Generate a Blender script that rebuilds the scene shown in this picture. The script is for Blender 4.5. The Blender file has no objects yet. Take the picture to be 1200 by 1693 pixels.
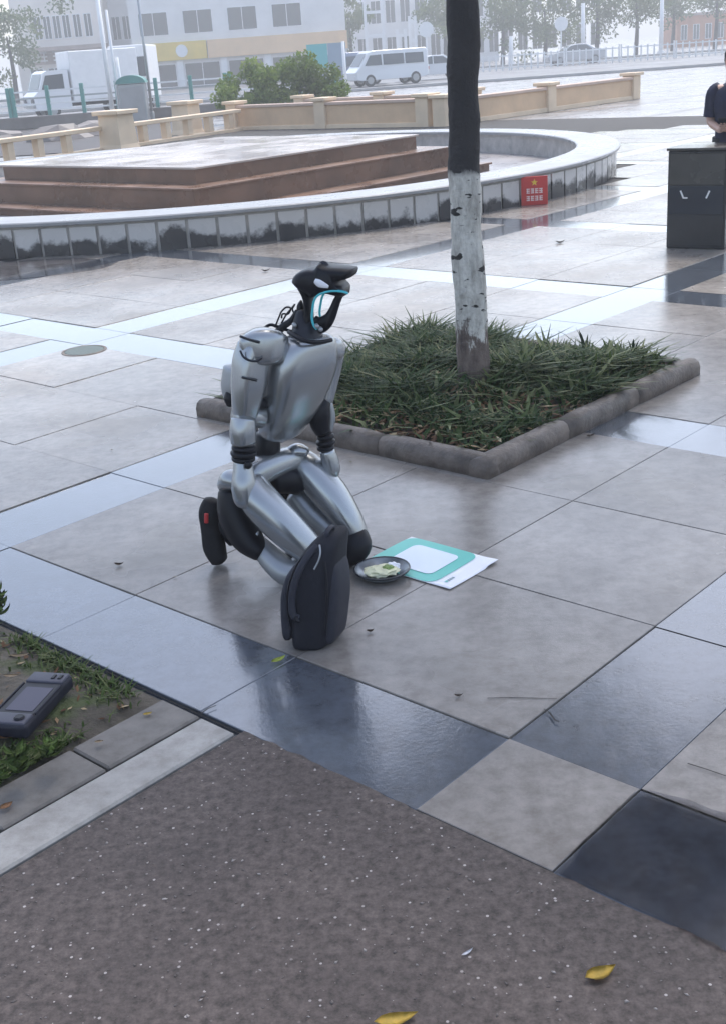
import bpy, bmesh, math, random
import numpy as np
from mathutils import Vector, Matrix, noise as mnoise

random.seed(7); rng = np.random.default_rng(7)
S = bpy.context.scene
COL = S.collection
PI = math.pi

# ------------------------------------------------------------------ camera
CAM_H = 1.8
PITCH, ROLL, FPX, IW, IH = 0.369842779, -0.0714092828, 1949.43868, 1200.0, 1693.0
GRID = 2.38908512
cp, sp, cr, sr = math.cos(PITCH), math.sin(PITCH), math.cos(ROLL), math.sin(ROLL)
MP = Matrix(((1, 0, 0), (0, -sp, -cp), (0, cp, -sp)))
MW = Matrix(((cr, -sr, 0), (sr, cr, 0), (0, 0, 1))) @ MP       # world -> camera (x right, y down, z forward)
cam = bpy.data.cameras.new('camera'); cam_o = bpy.data.objects.new('camera', cam); COL.objects.link(cam_o)
rgt, up, bk = MW[0], -MW[1], -MW[2]
cam_o.matrix_world = Matrix(((rgt[0], up[0], bk[0], 0), (rgt[1], up[1], bk[1], 0), (rgt[2], up[2], bk[2], CAM_H), (0, 0, 0, 1)))
cam.sensor_fit = 'VERTICAL'; cam.sensor_height = 24; cam.lens = FPX / IH * 24
cam.clip_start = 0.05; cam.clip_end = 2000
S.camera = cam_o
# ------------------------------------------------------------------ sky, sun, exposure
SUN_EL, SUN_AZ = math.radians(58), math.radians(25)            # azimuth measured from +Y towards +X
w = bpy.data.worlds.new('World'); S.world = w; w.use_nodes = True
wn = w.node_tree; wn.nodes.clear()
sky = wn.nodes.new('ShaderNodeTexSky'); sky.sky_type = 'NISHITA'; sky.sun_disc = False
sky.sun_elevation = SUN_EL; sky.sun_rotation = SUN_AZ; sky.air_density = 1.0; sky.dust_density = 2.0; sky.ozone_density = 1.0
hs = wn.nodes.new('ShaderNodeHueSaturation'); hs.inputs['Saturation'].default_value = 0.8
bg = wn.nodes.new('ShaderNodeBackground'); bg.inputs['Strength'].default_value = 0.15
wo = wn.nodes.new('ShaderNodeOutputWorld')
wn.links.new(sky.outputs[0], hs.inputs['Color']); wn.links.new(hs.outputs[0], bg.inputs['Color']); wn.links.new(bg.outputs[0], wo.inputs['Surface'])
sun = bpy.data.lights.new('sun', 'SUN'); sun.energy = 1.2; sun.angle = math.radians(18); sun.color = (1.0, 0.96, 0.9)
sun_o = bpy.data.objects.new('sun', sun); COL.objects.link(sun_o)
sd = Vector((math.sin(SUN_AZ) * math.cos(SUN_EL), math.cos(SUN_AZ) * math.cos(SUN_EL), math.sin(SUN_EL)))
sun_o.rotation_euler = sd.to_track_quat('Z', 'Y').to_euler()
S.view_settings.view_transform = 'Standard'; S.view_settings.look = 'None'
S.view_settings.exposure = 1.3; S.view_settings.gamma = 1.0; S.view_settings.use_curve_mapping = False
S.render.engine = 'CYCLES'

# ------------------------------------------------------------------ helpers
EA = Vector((math.cos(GRID), math.sin(GRID), 0))               # v axis of the paving, towards left-far
EB = Vector((math.sin(GRID), -math.cos(GRID), 0))              # u axis, towards right-far
def UV(u, v, z=0.0): return EB * u + EA * v + Vector((0, 0, z))
def ray(px, py): return MW.transposed() @ Vector(((px - IW / 2) / FPX, (py - IH / 2) / FPX, 1))
def at(px, py, Y):
    d = ray(px, py); t = Y / d.y
    return Vector((d.x * t, Y, CAM_H + d.z * t))
def gr(px, py, z=0.0):
    d = ray(px, py); t = (z - CAM_H) / d.z
    return Vector((d.x * t, d.y * t, z))
def proj(p):
    c = MW @ (Vector(p) - Vector((0, 0, CAM_H)))
    return (c.x / c.z * FPX + IW / 2, c.y / c.z * FPX + IH / 2, c.z)

def lin(r, g, b):
    f = lambda c: ((c / 255 + 0.055) / 1.055) ** 2.4 if c > 10 else c / 255 / 12.92
    return (f(r), f(g), f(b), 1)

def mat(name, col, rough=0.6, metal=0.0, var=None, bump=None, rvar=None, spec=0.5, emit=None, ior=1.45, coat=0, col2=None, rnd=0.0):
    """var=(scale, amount) tone noise; bump=(scale, strength); rvar=(scale, lo, hi) roughness noise; rnd = per-object tone spread"""
    m = bpy.data.materials.new(name); m.use_nodes = True
    nt = m.node_tree; N = nt.nodes; L = nt.links; b = N['Principled BSDF']
    b.inputs['Base Color'].default_value = col; b.inputs['Roughness'].default_value = rough
    b.inputs['Metallic'].default_value = metal; b.inputs['IOR'].default_value = ior
    b.inputs['Specular IOR Level'].default_value = spec
    if coat: b.inputs['Coat Weight'].default_value = coat; b.inputs['Coat Roughness'].default_value = 0.08
    geo = N.new('ShaderNodeNewGeometry')
    def nz(scale, detail=5, rgh=0.6):
        t = N.new('ShaderNodeTexNoise'); t.inputs['Scale'].default_value = scale; t.inputs['Detail'].default_value = detail
        t.inputs['Roughness'].default_value = rgh; L.new(geo.outputs['Position'], t.inputs['Vector']); return t
    cur = None
    if var:
        t = nz(var[0]); r = N.new('ShaderNodeValToRGB')
        a = var[1]; c2 = col2 or tuple(min(1, c * (1 + a)) for c in col[:3]) + (1,)
        r.color_ramp.elements[0].position = 0.3; r.color_ramp.elements[1].position = 0.72
        r.color_ramp.elements[0].color = tuple(c * (1 - a) for c in col[:3]) + (1,); r.color_ramp.elements[1].color = c2
        L.new(t.outputs['Fac'], r.inputs['Fac']); cur = r.outputs['Color']
    if rnd:
        oi = N.new('ShaderNodeObjectInfo'); mr = N.new('ShaderNodeMapRange')
        mr.inputs['To Min'].default_value = 1 - rnd; mr.inputs['To Max'].default_value = 1 + rnd
        L.new(oi.outputs['Random'], mr.inputs['Value'])
        h = N.new('ShaderNodeHueSaturation'); L.new(mr.outputs[0], h.inputs['Value'])
        if cur: L.new(cur, h.inputs['Color'])
        else: h.inputs['Color'].default_value = col
        cur = h.outputs['Color']
    if cur: L.new(cur, b.inputs['Base Color'])
    if rvar:
        t = nz(rvar[0], 4); mr = N.new('ShaderNodeMapRange'); mr.inputs['From Min'].default_value = 0.35; mr.inputs['From Max'].default_value = 0.65
        mr.inputs['To Min'].default_value = rvar[1]; mr.inputs['To Max'].default_value = rvar[2]
        L.new(t.outputs['Fac'], mr.inputs['Value']); L.new(mr.outputs[0], b.inputs['Roughness'])
    if bump:
        t = nz(bump[0], 6); bp = N.new('ShaderNodeBump'); bp.inputs['Strength'].default_value = bump[1]; bp.inputs['Distance'].default_value = 0.02
        L.new(t.outputs['Fac'], bp.inputs['Height']); L.new(bp.outputs[0], b.inputs['Normal'])
    if emit:
        b.inputs['Emission Color'].default_value = emit[0]; b.inputs['Emission Strength'].default_value = emit[1]
    return m

def obj(name, bm, m, parent=None, smooth=False, kind=None):
    me = bpy.data.meshes.new(name)
    bmesh.ops.recalc_face_normals(bm, faces=bm.faces[:]) if len(bm.faces) < 40000 else None
    bm.to_mesh(me); bm.free()
    return mobj(name, me, m, parent, smooth, kind)
def mobj(name, me, m, parent=None, smooth=False, kind=None, loc=None):
    o = bpy.data.objects.new(name, me); COL.objects.link(o)
    if m and not me.materials: me.materials.append(m)
    if smooth:
        for p_ in me.polygons: p_.use_smooth = True
    if parent:
        o.parent = parent; o.matrix_parent_inverse = Matrix.Translation(-parent.location) if parent.type == 'EMPTY' and parent.parent is None else Matrix()
    if kind: o['kind'] = kind
    return o
def thing(name, label, cat, loc=(0, 0, 0), group=None):
    o = bpy.data.objects.new(name, None); COL.objects.link(o); o.location = loc; o.empty_display_size = 0.1
    return tag(o, label, cat, group)
def tag(o, label, cat, group=None):
    o['label'] = label; o['category'] = cat
    if group: o['group'] = group
    return o
def struct(name, bm, m, parent=None):
    o = obj(name, bm, m, parent); o['kind'] = 'structure'; return o

def box(bm, c, ax, ay, az, bevel=0.0, seg=1):
    """box centred at c with half-axis vectors"""
    c, ax, ay, az = Vector(c), Vector(ax), Vector(ay), Vector(az)
    vs = [bm.verts.new(c + ax * i + ay * j + az * k) for k in (-1, 1) for j in (-1, 1) for i in (-1, 1)]
    fs = [bm.faces.new([vs[i] for i in q]) for q in ((0, 2, 3, 1), (4, 5, 7, 6), (0, 1, 5, 4), (2, 6, 7, 3), (0, 4, 6, 2), (1, 3, 7, 5))]
    if bevel:
        es = list({e for f in fs for e in f.edges})
        bmesh.ops.bevel(bm, geom=es, offset=bevel, segments=seg, affect='EDGES', profile=0.6)
    return bm
def bxz(bm, x0, x1, y0, y1, z0, z1, bevel=0.0, seg=1):
    return box(bm, ((x0 + x1) / 2, (y0 + y1) / 2, (z0 + z1) / 2), ((x1 - x0) / 2, 0, 0), (0, (y1 - y0) / 2, 0), (0, 0, (z1 - z0) / 2), bevel, seg)
def NB(): return bmesh.new()
def poly(bm, pts):
    return bm.faces.new([bm.verts.new(p) for p in pts])
def prism(bm, pts, d):
    """extrude polygon pts by vector d"""
    d = Vector(d); a = [bm.verts.new(Vector(p)) for p in pts]; b = [bm.verts.new(Vector(p) + d) for p in pts]; n = len(pts)
    bm.faces.new(a); bm.faces.new(b[::-1])
    for i in range(n): bm.faces.new((a[i], b[i], b[(i + 1) % n], a[(i + 1) % n]))
    return bm

def rings(bm, rs, cap=True):
    vs = [[bm.verts.new(p) for p in r] for r in rs]; n = len(rs[0])
    for a, b in zip(vs, vs[1:]):
        for i in range(n): bm.faces.new((a[i], a[(i + 1) % n], b[(i + 1) % n], b[i]))
    if cap:
        bm.faces.new(vs[0][::-1]); bm.faces.new(vs[-1])
    return bm
def catmull(vals, k):
    out = []; n = len(vals)
    for i in range(n - 1):
        p0, p1, p2, p3 = vals[max(i - 1, 0)], vals[i], vals[i + 1], vals[min(i + 2, n - 1)]
        for j in range(k):
            t = j / k
            out.append(0.5 * ((2 * p1) + (p2 - p0) * t + (2 * p0 - 5 * p1 + 4 * p2 - p3) * t * t + (3 * p1 - p0 - 3 * p2 + p3) * t ** 3))
    out.append(vals[-1]); return out
def limb(bm, pts, rad, n=18, k=4, ref=(0, 0, 1), e=2.0, capr=True):
    """smooth tube through pts; rad: list of r or (ra, rb); ra along the side axis (tangent x ref), rb along the other; e = superellipse power"""
    pts = [Vector(p) for p in pts]; R = [Vector((r, r) if not isinstance(r, tuple) else r) for r in rad]
    P_ = catmull(pts, k) if k > 1 else pts; R_ = catmull(R, k) if k > 1 else R
    rs = []; prev = None; N_ = len(P_)
    T = [(P_[min(i + 1, N_ - 1)] - P_[max(i - 1, 0)]).normalized() for i in range(N_)]
    fr = []
    for i in range(N_):
        if prev is None:
            rf = Vector(ref)
            if abs(rf.dot(T[i])) > 0.97: rf = Vector((1, 0, 0))
            b = (rf - T[i] * rf.dot(T[i])).normalized()
        else:
            b = (prev - T[i] * prev.dot(T[i])).normalized()
        prev = b; fr.append((T[i].cross(b), b))
    def ring(c, f_, ra, rb):
        o = []
        for j in range(n):
            t = 2 * PI * j / n; cc, ss = math.cos(t), math.sin(t)
            x = math.copysign(abs(cc) ** (2 / e), cc); y = math.copysign(abs(ss) ** (2 / e), ss)
            o.append(c + f_[0] * (x * ra) + f_[1] * (y * rb))
        return o
    if capr:
        m_ = min(R_[0])
        for a in (0.15, 0.45, 0.75): rs.append(ring(P_[0] - T[0] * (m_ * 0.55 * (1 - a)), fr[0], R_[0][0] * math.sin(a * PI / 2), R_[0][1] * math.sin(a * PI / 2)))
    for i in range(N_): rs.append(ring(P_[i], fr[i], R_[i][0], R_[i][1]))
    if capr:
        m_ = min(R_[-1])
        for a in (0.75, 0.45, 0.15): rs.append(ring(P_[-1] + T[-1] * (m_ * 0.55 * (1 - a)), fr[-1], R_[-1][0] * math.sin(a * PI / 2), R_[-1][1] * math.sin(a * PI / 2)))
    return rings(bm, rs)
def cyl(bm, a, b, r0, r1=None, n=20, bev=0.0):
    a, b = Vector(a), Vector(b); r1 = r0 if r1 is None else r1; t = (b - a).normalized()
    s = t.orthogonal().normalized(); q = t.cross(s)
    def ring(c, r): return [c + s * (math.cos(2 * PI * i / n) * r) + q * (math.sin(2 * PI * i / n) * r) for i in range(n)]
    if bev: rs = [ring(a, r0 - bev), ring(a + t * bev, r0), ring(b - t * bev, r1), ring(b, r1 - bev)]
    else: rs = [ring(a, r0), ring(b, r1)]
    return rings(bm, rs)
def lathe(bm, prof, c, n=40):
    rs = [[Vector(c) + Vector((math.cos(2 * PI * i / n) * r, math.sin(2 * PI * i / n) * r, z)) for i in range(n)] for r, z in prof]
    return rings(bm, rs, cap=False)
def numesh(name, V, F):
    me = bpy.data.meshes.new(name); V = np.asarray(V, np.float32); F = np.asarray(F, np.int32); k = F.shape[1]
    me.vertices.add(len(V)); me.vertices.foreach_set('co', V.ravel())
    me.loops.add(F.size); me.loops.foreach_set('vertex_index', F.ravel())
    me.polygons.add(len(F)); me.polygons.foreach_set('loop_start', np.arange(0, F.size, k, dtype=np.int32))
    me.update(calc_edges=True); return me

# ------------------------------------------------------------------ materials
def paving(name, col, r_lo, r_hi, rnd=0.06, stain=0.18, spec=0.5, coat=0):
    """damp stone: tone stains, per-slab tone, smoother where wet"""
    m = mat(name, col, 0.4, var=(1.7, stain), bump=(70, 0.05), rvar=(0.9, r_lo, r_hi), rnd=rnd, spec=spec, coat=coat)
    nt = m.node_tree; N = nt.nodes; L = nt.links; b = N['Principled BSDF']
    src = b.inputs['Base Color'].links[0].from_socket
    g = N.new('ShaderNodeNewGeometry')
    t = N.new('ShaderNodeTexNoise'); t.inputs['Scale'].default_value = 14; t.inputs['Detail'].default_value = 8; t.inputs['Roughness'].default_value = 0.7
    L.new(g.outputs['Position'], t.inputs['Vector'])
    r = N.new('ShaderNodeValToRGB'); r.color_ramp.elements[0].position = 0.36; r.color_ramp.elements[0].color = (0.66, 0.64, 0.62, 1)
    r.color_ramp.elements[1].position = 0.56; r.color_ramp.elements[1].color = (1, 1, 1, 1)
    e = r.color_ramp.elements.new(0.75); e.color = (1.22, 1.2, 1.18, 1)
    L.new(t.outputs['Fac'], r.inputs['Fac'])
    mx = N.new('ShaderNodeMix'); mx.data_type = 'RGBA'; mx.blend_type = 'MULTIPLY'; mx.inputs[0].default_value = 0.8
    L.new(src, mx.inputs[6]); L.new(r.outputs[0], mx.inputs[7]); L.new(mx.outputs[2], b.inputs['Base Color'])
    return m
M_slab = paving('damp_grey_slab', (0.242, 0.218, 0.196, 1), 0.14, 0.34, rnd=.09, stain=.26)
M_strip = paving('wet_granite_strip', (0.085, 0.095, 0.115, 1), 0.04, 0.10, rnd=0.05, spec=1.0, coat=.6)
M_joint = mat('joint_grit', (0.03, 0.028, 0.026, 1), 0.8, var=(30, 0.4))
M_plaza = paving('far_plaza_stone', (0.27, 0.255, 0.245, 1), 0.2, 0.4, rnd=0)
M_edge = paving('pale_edging_stone', (0.30, 0.285, 0.265, 1), 0.5, 0.65)
M_band = paving('dull_band_stone', (0.17, 0.155, 0.14, 1), 0.5, 0.7, stain=0.35)
M_curb = mat('brown_curb', (0.135, 0.108, 0.09, 1), 0.55, var=(9, 0.45), bump=(45, 0.4), rvar=(6, 0.35, 0.65), rnd=0.08)
M_soil = mat('soil', (0.055, 0.042, 0.032, 1), 0.85, var=(14, 0.5), bump=(30, 0.9))
M_bed = mat('mossy_soil', (0.06, 0.05, 0.034, 1), 0.8, var=(7, 0.5), bump=(28, 0.8), col2=(0.12, 0.10, 0.076, 1))
M_silver = mat('silver_paint', (0.35, 0.362, 0.375, 1), 0.25, metal=0.75, var=(2.5, .03))
M_silver2 = mat('dull_silver', (0.30, 0.31, 0.325, 1), 0.36, metal=0.6)
M_black = mat('black_plastic', (0.006, 0.006, 0.010, 1), 0.4, var=(12, 0.2), spec=.3)
M_dark = mat('dark_gunmetal', (0.016, 0.017, 0.024, 1), 0.38, metal=0.3, var=(12, 0.2))
M_rubber = mat('black_rubber', (0.010, 0.009, 0.011, 1), 0.65, bump=(120, 0.15), spec=.3)
M_cyan = mat('cyan_light', (0.04, 0.27, 0.34, 1), 0.3, emit=((0.05, 0.4, 0.5, 1), 0.12))
M_red = mat('red_mark', (0.45, 0.03, 0.03, 1), 0.5)
M_bagf = mat('charcoal_fabric', (0.010, 0.0105, 0.017, 1), 0.6, var=(40, 0.2), bump=(350, 0.25), spec=.3)
M_bagp = mat('charcoal_panel', (0.026, 0.027, 0.038, 1), 0.5, var=(40, 0.15), bump=(350, 0.2), spec=.3)
M_white = mat('white_paint', (0.78, 0.78, 0.78, 1), 0.45, var=(3, 0.05))
M_paper = mat('white_paper', (0.80, 0.80, 0.84, 1), 0.4, bump=(8, 0.06))
M_teal = mat('teal_print', (0.10, 0.50, 0.42, 1), 0.35, var=(6, 0.06))
M_tan = mat('tan_stone', (0.62, 0.42, 0.25, 1), 0.6, var=(1.5, 0.12), bump=(25, 0.12))
M_tan2 = mat('pale_tan_stone', (0.70, 0.54, 0.37, 1), 0.6, var=(1.5, 0.12), bump=(25, 0.12))
M_pinkst = mat('pinkish_stone', (0.50, 0.36, 0.28, 1), 0.55, var=(1.2, 0.15))

# ------------------------------------------------------------------ ground and paving
def fountain_r(p): return (Vector((p.x, p.y)) - Vector((-1.95, 18.8))).length
bm = NB(); poly(bm, [(-400, -30, -0.03), (400, -30, -0.03), (400, 900, -0.03), (-400, 900, -0.03)])
ground = struct('ground', bm, None)
# far plaza stone with joint lines along the paving grid (too far to tell single slabs)
nt = M_plaza.node_tree; N = nt.nodes; L = nt.links; b = N['Principled BSDF']
src = b.inputs['Base Color'].links[0].from_socket
g = N.new('ShaderNodeNewGeometry'); mp = N.new('ShaderNodeMapping'); mp.inputs['Rotation'].default_value = (0, 0, -(GRID - PI / 2)); L.new(g.outputs['Position'], mp.inputs['Vector'])
bt = N.new('ShaderNodeTexBrick'); bt.offset = 0; bt.inputs['Scale'].default_value = 1; bt.inputs['Brick Width'].default_value = 2.88; bt.inputs['Row Height'].default_value = 2.91
bt.inputs['Mortar Size'].default_value = 0.16; bt.inputs['Mortar Smooth'].default_value = 0.1
bt.inputs['Color1'].default_value = (1, 1, 1, 1); bt.inputs['Color2'].default_value = (0.92, 0.92, 0.92, 1); bt.inputs['Mortar'].default_value = (0.55, 0.54, 0.54, 1)
L.new(mp.outputs[0], bt.inputs['Vector'])
mx = N.new('ShaderNodeMix'); mx.data_type = 'RGBA'; mx.blend_type = 'MULTIPLY'; mx.inputs[0].default_value = 1
L.new(src, mx.inputs[6]); L.new(bt.outputs[0], mx.inputs[7]); L.new(mx.outputs[2], b.inputs['Base Color'])
ground.data.materials.append(M_plaza)

U0, V0, PU, PV, SW = 1.90, 1.26, 2.88, 2.91, 0.41
bm = NB(); poly(bm, [UV(1.895, -11, -0.014), UV(26, -11, -0.014), UV(26, 26, -0.014), UV(1.895, 26, -0.014)])
pave = struct('pavement', bm, M_joint)
su, sv = (PU - SW) / 3, (PV - SW) / 3
segu, segv = [], []
for i in range(0, 9):
    segu.append((U0 + i * PU, U0 + i * PU + SW, True))
    for k in range(3): segu.append((U0 + i * PU + SW + k * su, U0 + i * PU + SW + (k + 1) * su, False))
for j in range(-4, 9):
    segv.append((V0 + j * PV, V0 + j * PV + SW, True))
    for k in range(3): segv.append((V0 + j * PV + SW + k * sv, V0 + j * PV + SW + (k + 1) * sv, False))
plan_uv = (3.98, 6.0, 2.95, 4.93)
cells = []
for u0, u1, us in segu:
    for v0, v1, vs_ in segv:
        c = UV((u0 + u1) / 2, (v0 + v1) / 2)
        if c.y > 25 or c.y < -3 or abs(c.x) > 22: continue
        if u0 > plan_uv[0] and u1 < plan_uv[1] and v0 > plan_uv[2] and v1 < plan_uv[3]: continue
        if fountain_r(c) < 5.9: continue
        px, py, pz = proj(c)
        if pz < 0.3: px, py = 9999, 9999
        near_square = (us and vs_ and abs(u0 - U0) < .01 and abs(v0 - V0) < .01)
        kind = 'slab' if (not us and not vs_) or near_square else 'strip'
        vis = (-20 < px < 1220 and py < 1720)
        cells.append(((0 if vis else 1), pz, u0, u1, v0, v1, kind))
cells.sort()
slabmesh = {}
def slab_mesh(du, dv, gu_, gv_, key, mt):
    if key in slabmesh: return slabmesh[key]
    bm = NB(); z0, z1, e = -0.03, 0.0, 0.002
    hu, hv = du / 2 - gu_, dv / 2 - gv_
    r = [[EB * (a * (hu - i)) + EA * (b_ * (hv - i)) + Vector((0, 0, z)) for a, b_ in ((-1, -1), (1, -1), (1, 1), (-1, 1))] for i, z in ((0, z0), (0, z1 - e), (e, z1))]
    vs = [[bm.verts.new(p) for p in q] for q in r]
    for A_, B_ in zip(vs, vs[1:]):
        for i in range(4): bm.faces.new((A_[i], A_[(i + 1) % 4], B_[(i + 1) % 4], B_[i]))
    bm.faces.new(vs[-1])
    bmesh.ops.recalc_face_normals(bm, faces=bm.faces[:])
    me = bpy.data.meshes.new(key); bm.to_mesh(me); bm.free(); me.materials.append(mt); slabmesh[key] = me
    return me
restS, restT = NB(), NB()
for n_, (vis, pz, u0, u1, v0, v1, kind) in enumerate(cells):
    du, dv = u1 - u0, v1 - v0
    if n_ < 300:
        me = slab_mesh(du, dv, .0007 if kind == 'strip' and du > .6 else .0016, .0007 if kind == 'strip' and dv > .6 else .0016, '%s_%.2f_%.2f' % (kind, du, dv), M_slab if kind == 'slab' else M_strip)
        o = mobj('paving_slab' if kind == 'slab' else 'paving_strip', me, None, pave)
        o.location = UV((u0 + u1) / 2, (v0 + v1) / 2, random.uniform(-0.0015, 0.0015) - (.003 if kind == 'strip' else 0))
        o.rotation_euler = (random.uniform(-.0015, .0015), random.uniform(-.0015, .0015), 0)
    else:
        bm = restS if kind == 'slab' else restT
        gp = 0.0018
        poly(bm, [UV(u0 + gp, v0 + gp, -0.002), UV(u1 - gp, v0 + gp, -0.002), UV(u1 - gp, v1 - gp, -0.002), UV(u0 + gp, v1 - gp, -0.002)])
o = obj('far_slabs', restS, M_slab, pave); o['kind'] = 'stuff'
o = obj('far_strips', restT, M_strip, pave); o['kind'] = 'stuff'

# brown exposed-aggregate path in the foreground
def aggregate():
    m = mat('brown_aggregate', (0.13, 0.108, 0.098, 1), 0.6, spec=0.4)
    nt = m.node_tree; N = nt.nodes; L = nt.links; b = N['Principled BSDF']
    g = N.new('ShaderNodeNewGeometry')
    n1 = N.new('ShaderNodeTexNoise'); n1.inputs['Scale'].default_value = 38; n1.inputs['Detail'].default_value = 8; n1.inputs['Roughness'].default_value = 0.75
    n2 = N.new('ShaderNodeTexNoise'); n2.inputs['Scale'].default_value = 3; n2.inputs['Detail'].default_value = 4
    vo = N.new('ShaderNodeTexVoronoi'); vo.inputs['Scale'].default_value = 95; vo.inputs['Randomness'].default_value = 1
    for t in (n1, n2, vo): L.new(g.outputs['Position'], t.inputs['Vector'])
    r1 = N.new('ShaderNodeValToRGB'); E_ = r1.color_ramp.elements
    E_[0].position = 0.36; E_[0].color = (0.034, 0.026, 0.023, 1); E_[1].position = 0.64; E_[1].color = (0.122, 0.097, 0.087, 1)
    L.new(n1.outputs['Fac'], r1.inputs['Fac'])
    sep = N.new('ShaderNodeSeparateColor'); L.new(vo.outputs['Color'], sep.inputs[0])
    r2 = N.new('ShaderNodeValToRGB'); r2.color_ramp.elements[0].position = 0.95; r2.color_ramp.elements[0].color = (0, 0, 0, 1); r2.color_ramp.elements[1].position = 0.99; r2.color_ramp.elements[1].color = (1, 1, 1, 1)
    L.new(sep.outputs[0], r2.inputs['Fac'])
    r3 = N.new('ShaderNodeMath'); r3.operation = 'LESS_THAN'; r3.inputs[1].default_value = 0.33; L.new(vo.outputs['Distance'], r3.inputs[0])
    mu = N.new('ShaderNodeMath'); mu.operation = 'MULTIPLY'; L.new(r2.outputs[0], mu.inputs[0]); L.new(r3.outputs[0], mu.inputs[1])
    mx = N.new('ShaderNodeMix'); mx.data_type = 'RGBA'; L.new(mu.outputs[0], mx.inputs[0]); L.new(r1.outputs[0], mx.inputs[6]); mx.inputs[7].default_value = (0.42, 0.38, 0.36, 1)
    r4 = N.new('ShaderNodeValToRGB'); r4.color_ramp.elements[0].position = 0.3; r4.color_ramp.elements[0].color = (0.78, 0.76, 0.76, 1); r4.color_ramp.elements[1].position = 0.7; r4.color_ramp.elements[1].color = (1.1, 1.08, 1.06, 1)
    L.new(n2.outputs['Fac'], r4.inputs['Fac'])
    m2 = N.new('ShaderNodeMix'); m2.data_type = 'RGBA'; m2.blend_type = 'MULTIPLY'; m2.inputs[0].default_value = 1
    L.new(mx.outputs[2], m2.inputs[6]); L.new(r4.outputs[0], m2.inputs[7]); L.new(m2.outputs[2], b.inputs['Base Color'])
    bp = N.new('ShaderNodeBump'); bp.inputs['Strength'].default_value = 0.55; bp.inputs['Distance'].default_value = 0.006
    L.new(n1.outputs['Fac'], bp.inputs['Height']); L.new(bp.outputs[0], b.inputs['Normal'])
    return m
M_agg = aggregate()
bm = NB(); edge_pts = [UV(-8, 2.305, .0015), UV(-8, -8, .0015), UV(1.89, -8, .0015)]
for k in range(241):
    v = -1.5 + 3.805 * k / 240; wob = .012 * mnoise.noise(Vector((v * 5, 2, 0))) + .010 * mnoise.noise(Vector((v * 19, 7, 0)))
    edge_pts.append(UV(1.898 + (max(-.004, wob) if (v < 1.24 or v > 1.7) else -.003 + .3 * min(0, wob)), v, .0015))
poly(bm, edge_pts)
path = struct('path', bm, M_agg)
# loose chips bedded in the path
def chips(n, u0, u1, v0, v1, r0, r1):
    base = np.array([(1, 0, 0), (0, .7, 0), (-1.2, 0, 0), (0, -.8, 0), (0, 0, .5), (0, 0, -.5)], float)
    tri = np.array([(0, 1, 4), (1, 2, 4), (2, 3, 4), (3, 0, 4), (1, 0, 5), (2, 1, 5), (3, 2, 5), (0, 3, 5)])
    V, F = [], []
    eb, ea = np.array(EB), np.array(EA)
    for i in range(n):
        c = eb * rng.uniform(u0, u1) + ea * rng.uniform(v0, v1) + np.array((0, 0, 0.002))
        r = rng.uniform(r0, r1) * rng.choice([0.6, 1, 1, 1.4]); a = rng.uniform(0, 6.28)
        s = base * r * rng.uniform(.6, 1.3, (6, 1)); ca, sa = math.cos(a), math.sin(a)
        q = np.c_[s[:, 0] * ca - s[:, 1] * sa * .8, s[:, 0] * sa + s[:, 1] * ca * .8, s[:, 2]]
        F.append(tri + 6 * i); V.append(q + c)
    return np.vstack(V), np.vstack(F)
M_chip = mat('pale_chip', (0.34, 0.30, 0.275, 1), 0.6, var=(60, 0.35))
M_chipd = mat('dark_chip', (0.10, 0.083, 0.077, 1), 0.6, var=(60, 0.3), col2=(0.19, 0.16, 0.145, 1))
for nm, k, mt, ra, rb in (('pale_chips', 600, M_chip, .002, .0055), ('dark_chips', 1500, M_chipd, .002, .005)):
    V, F = chips(k, 0.2, 1.88, -0.4, 2.3, ra, rb)
    o = mobj(nm, numesh(nm, V, F), mt, path); o['kind'] = 'stuff'

# wet puddle by the square slab and thin standing water
def water_mat():
    m = bpy.data.materials.new('standing_water'); m.use_nodes = True; nt = m.node_tree; N = nt.nodes; L = nt.links
    N.clear(); out = N.new('ShaderNodeOutputMaterial'); mx = N.new('ShaderNodeMixShader'); fr = N.new('ShaderNodeFresnel'); fr.inputs['IOR'].default_value = 1.36
    tr = N.new('ShaderNodeBsdfTransparent'); tr.inputs['Color'].default_value = (0.66, 0.68, 0.74, 1)
    gl = N.new('ShaderNodeBsdfGlossy'); gl.inputs['Roughness'].default_value = 0.09; gl.inputs['Color'].default_value = (1, 1, 1, 1)
    L.new(fr.outputs[0], mx.inputs[0]); L.new(tr.outputs[0], mx.inputs[1]); L.new(gl.outputs[0], mx.inputs[2]); L.new(mx.outputs[0], out.inputs[0]); return m
M_water = water_mat()
def water(bm):
    me = bpy.data.meshes.new('puddle'); bm.to_mesh(me); bm.free(); mobj('puddle', me, M_water, kind='structure')
def blob(bm, pts, z, k=6, amp=0.012):
    P_ = catmull([Vector((a, b_)) for a, b_ in pts] + [Vector(pts[0])], k)[:-1]
    poly(bm, [UV(p.x + amp * mnoise.noise(Vector((p.x * 14, p.y * 14, 3))), p.y + amp * mnoise.noise(Vector((p.x * 14, p.y * 14, 9))), z) for p in P_])
    for f_ in bm.faces:
        f_.normal_update()
        if f_.normal.z < 0: f_.normal_flip()
bm = NB()
pts = [(1.905, 1.245), (2.05, 1.257), (2.2, 1.257), (2.3, 1.25), (2.325, 1.15), (2.335, 1.0), (2.325, 0.85), (2.35, 0.7), (2.33, 0.5), (2.3, 0.35), (2.0, 0.33), (1.91, 0.45), (1.90, 0.7), (1.898, 0.9), (1.9, 1.1)]
blob(bm, pts, 0.0045); water(bm)

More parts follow.
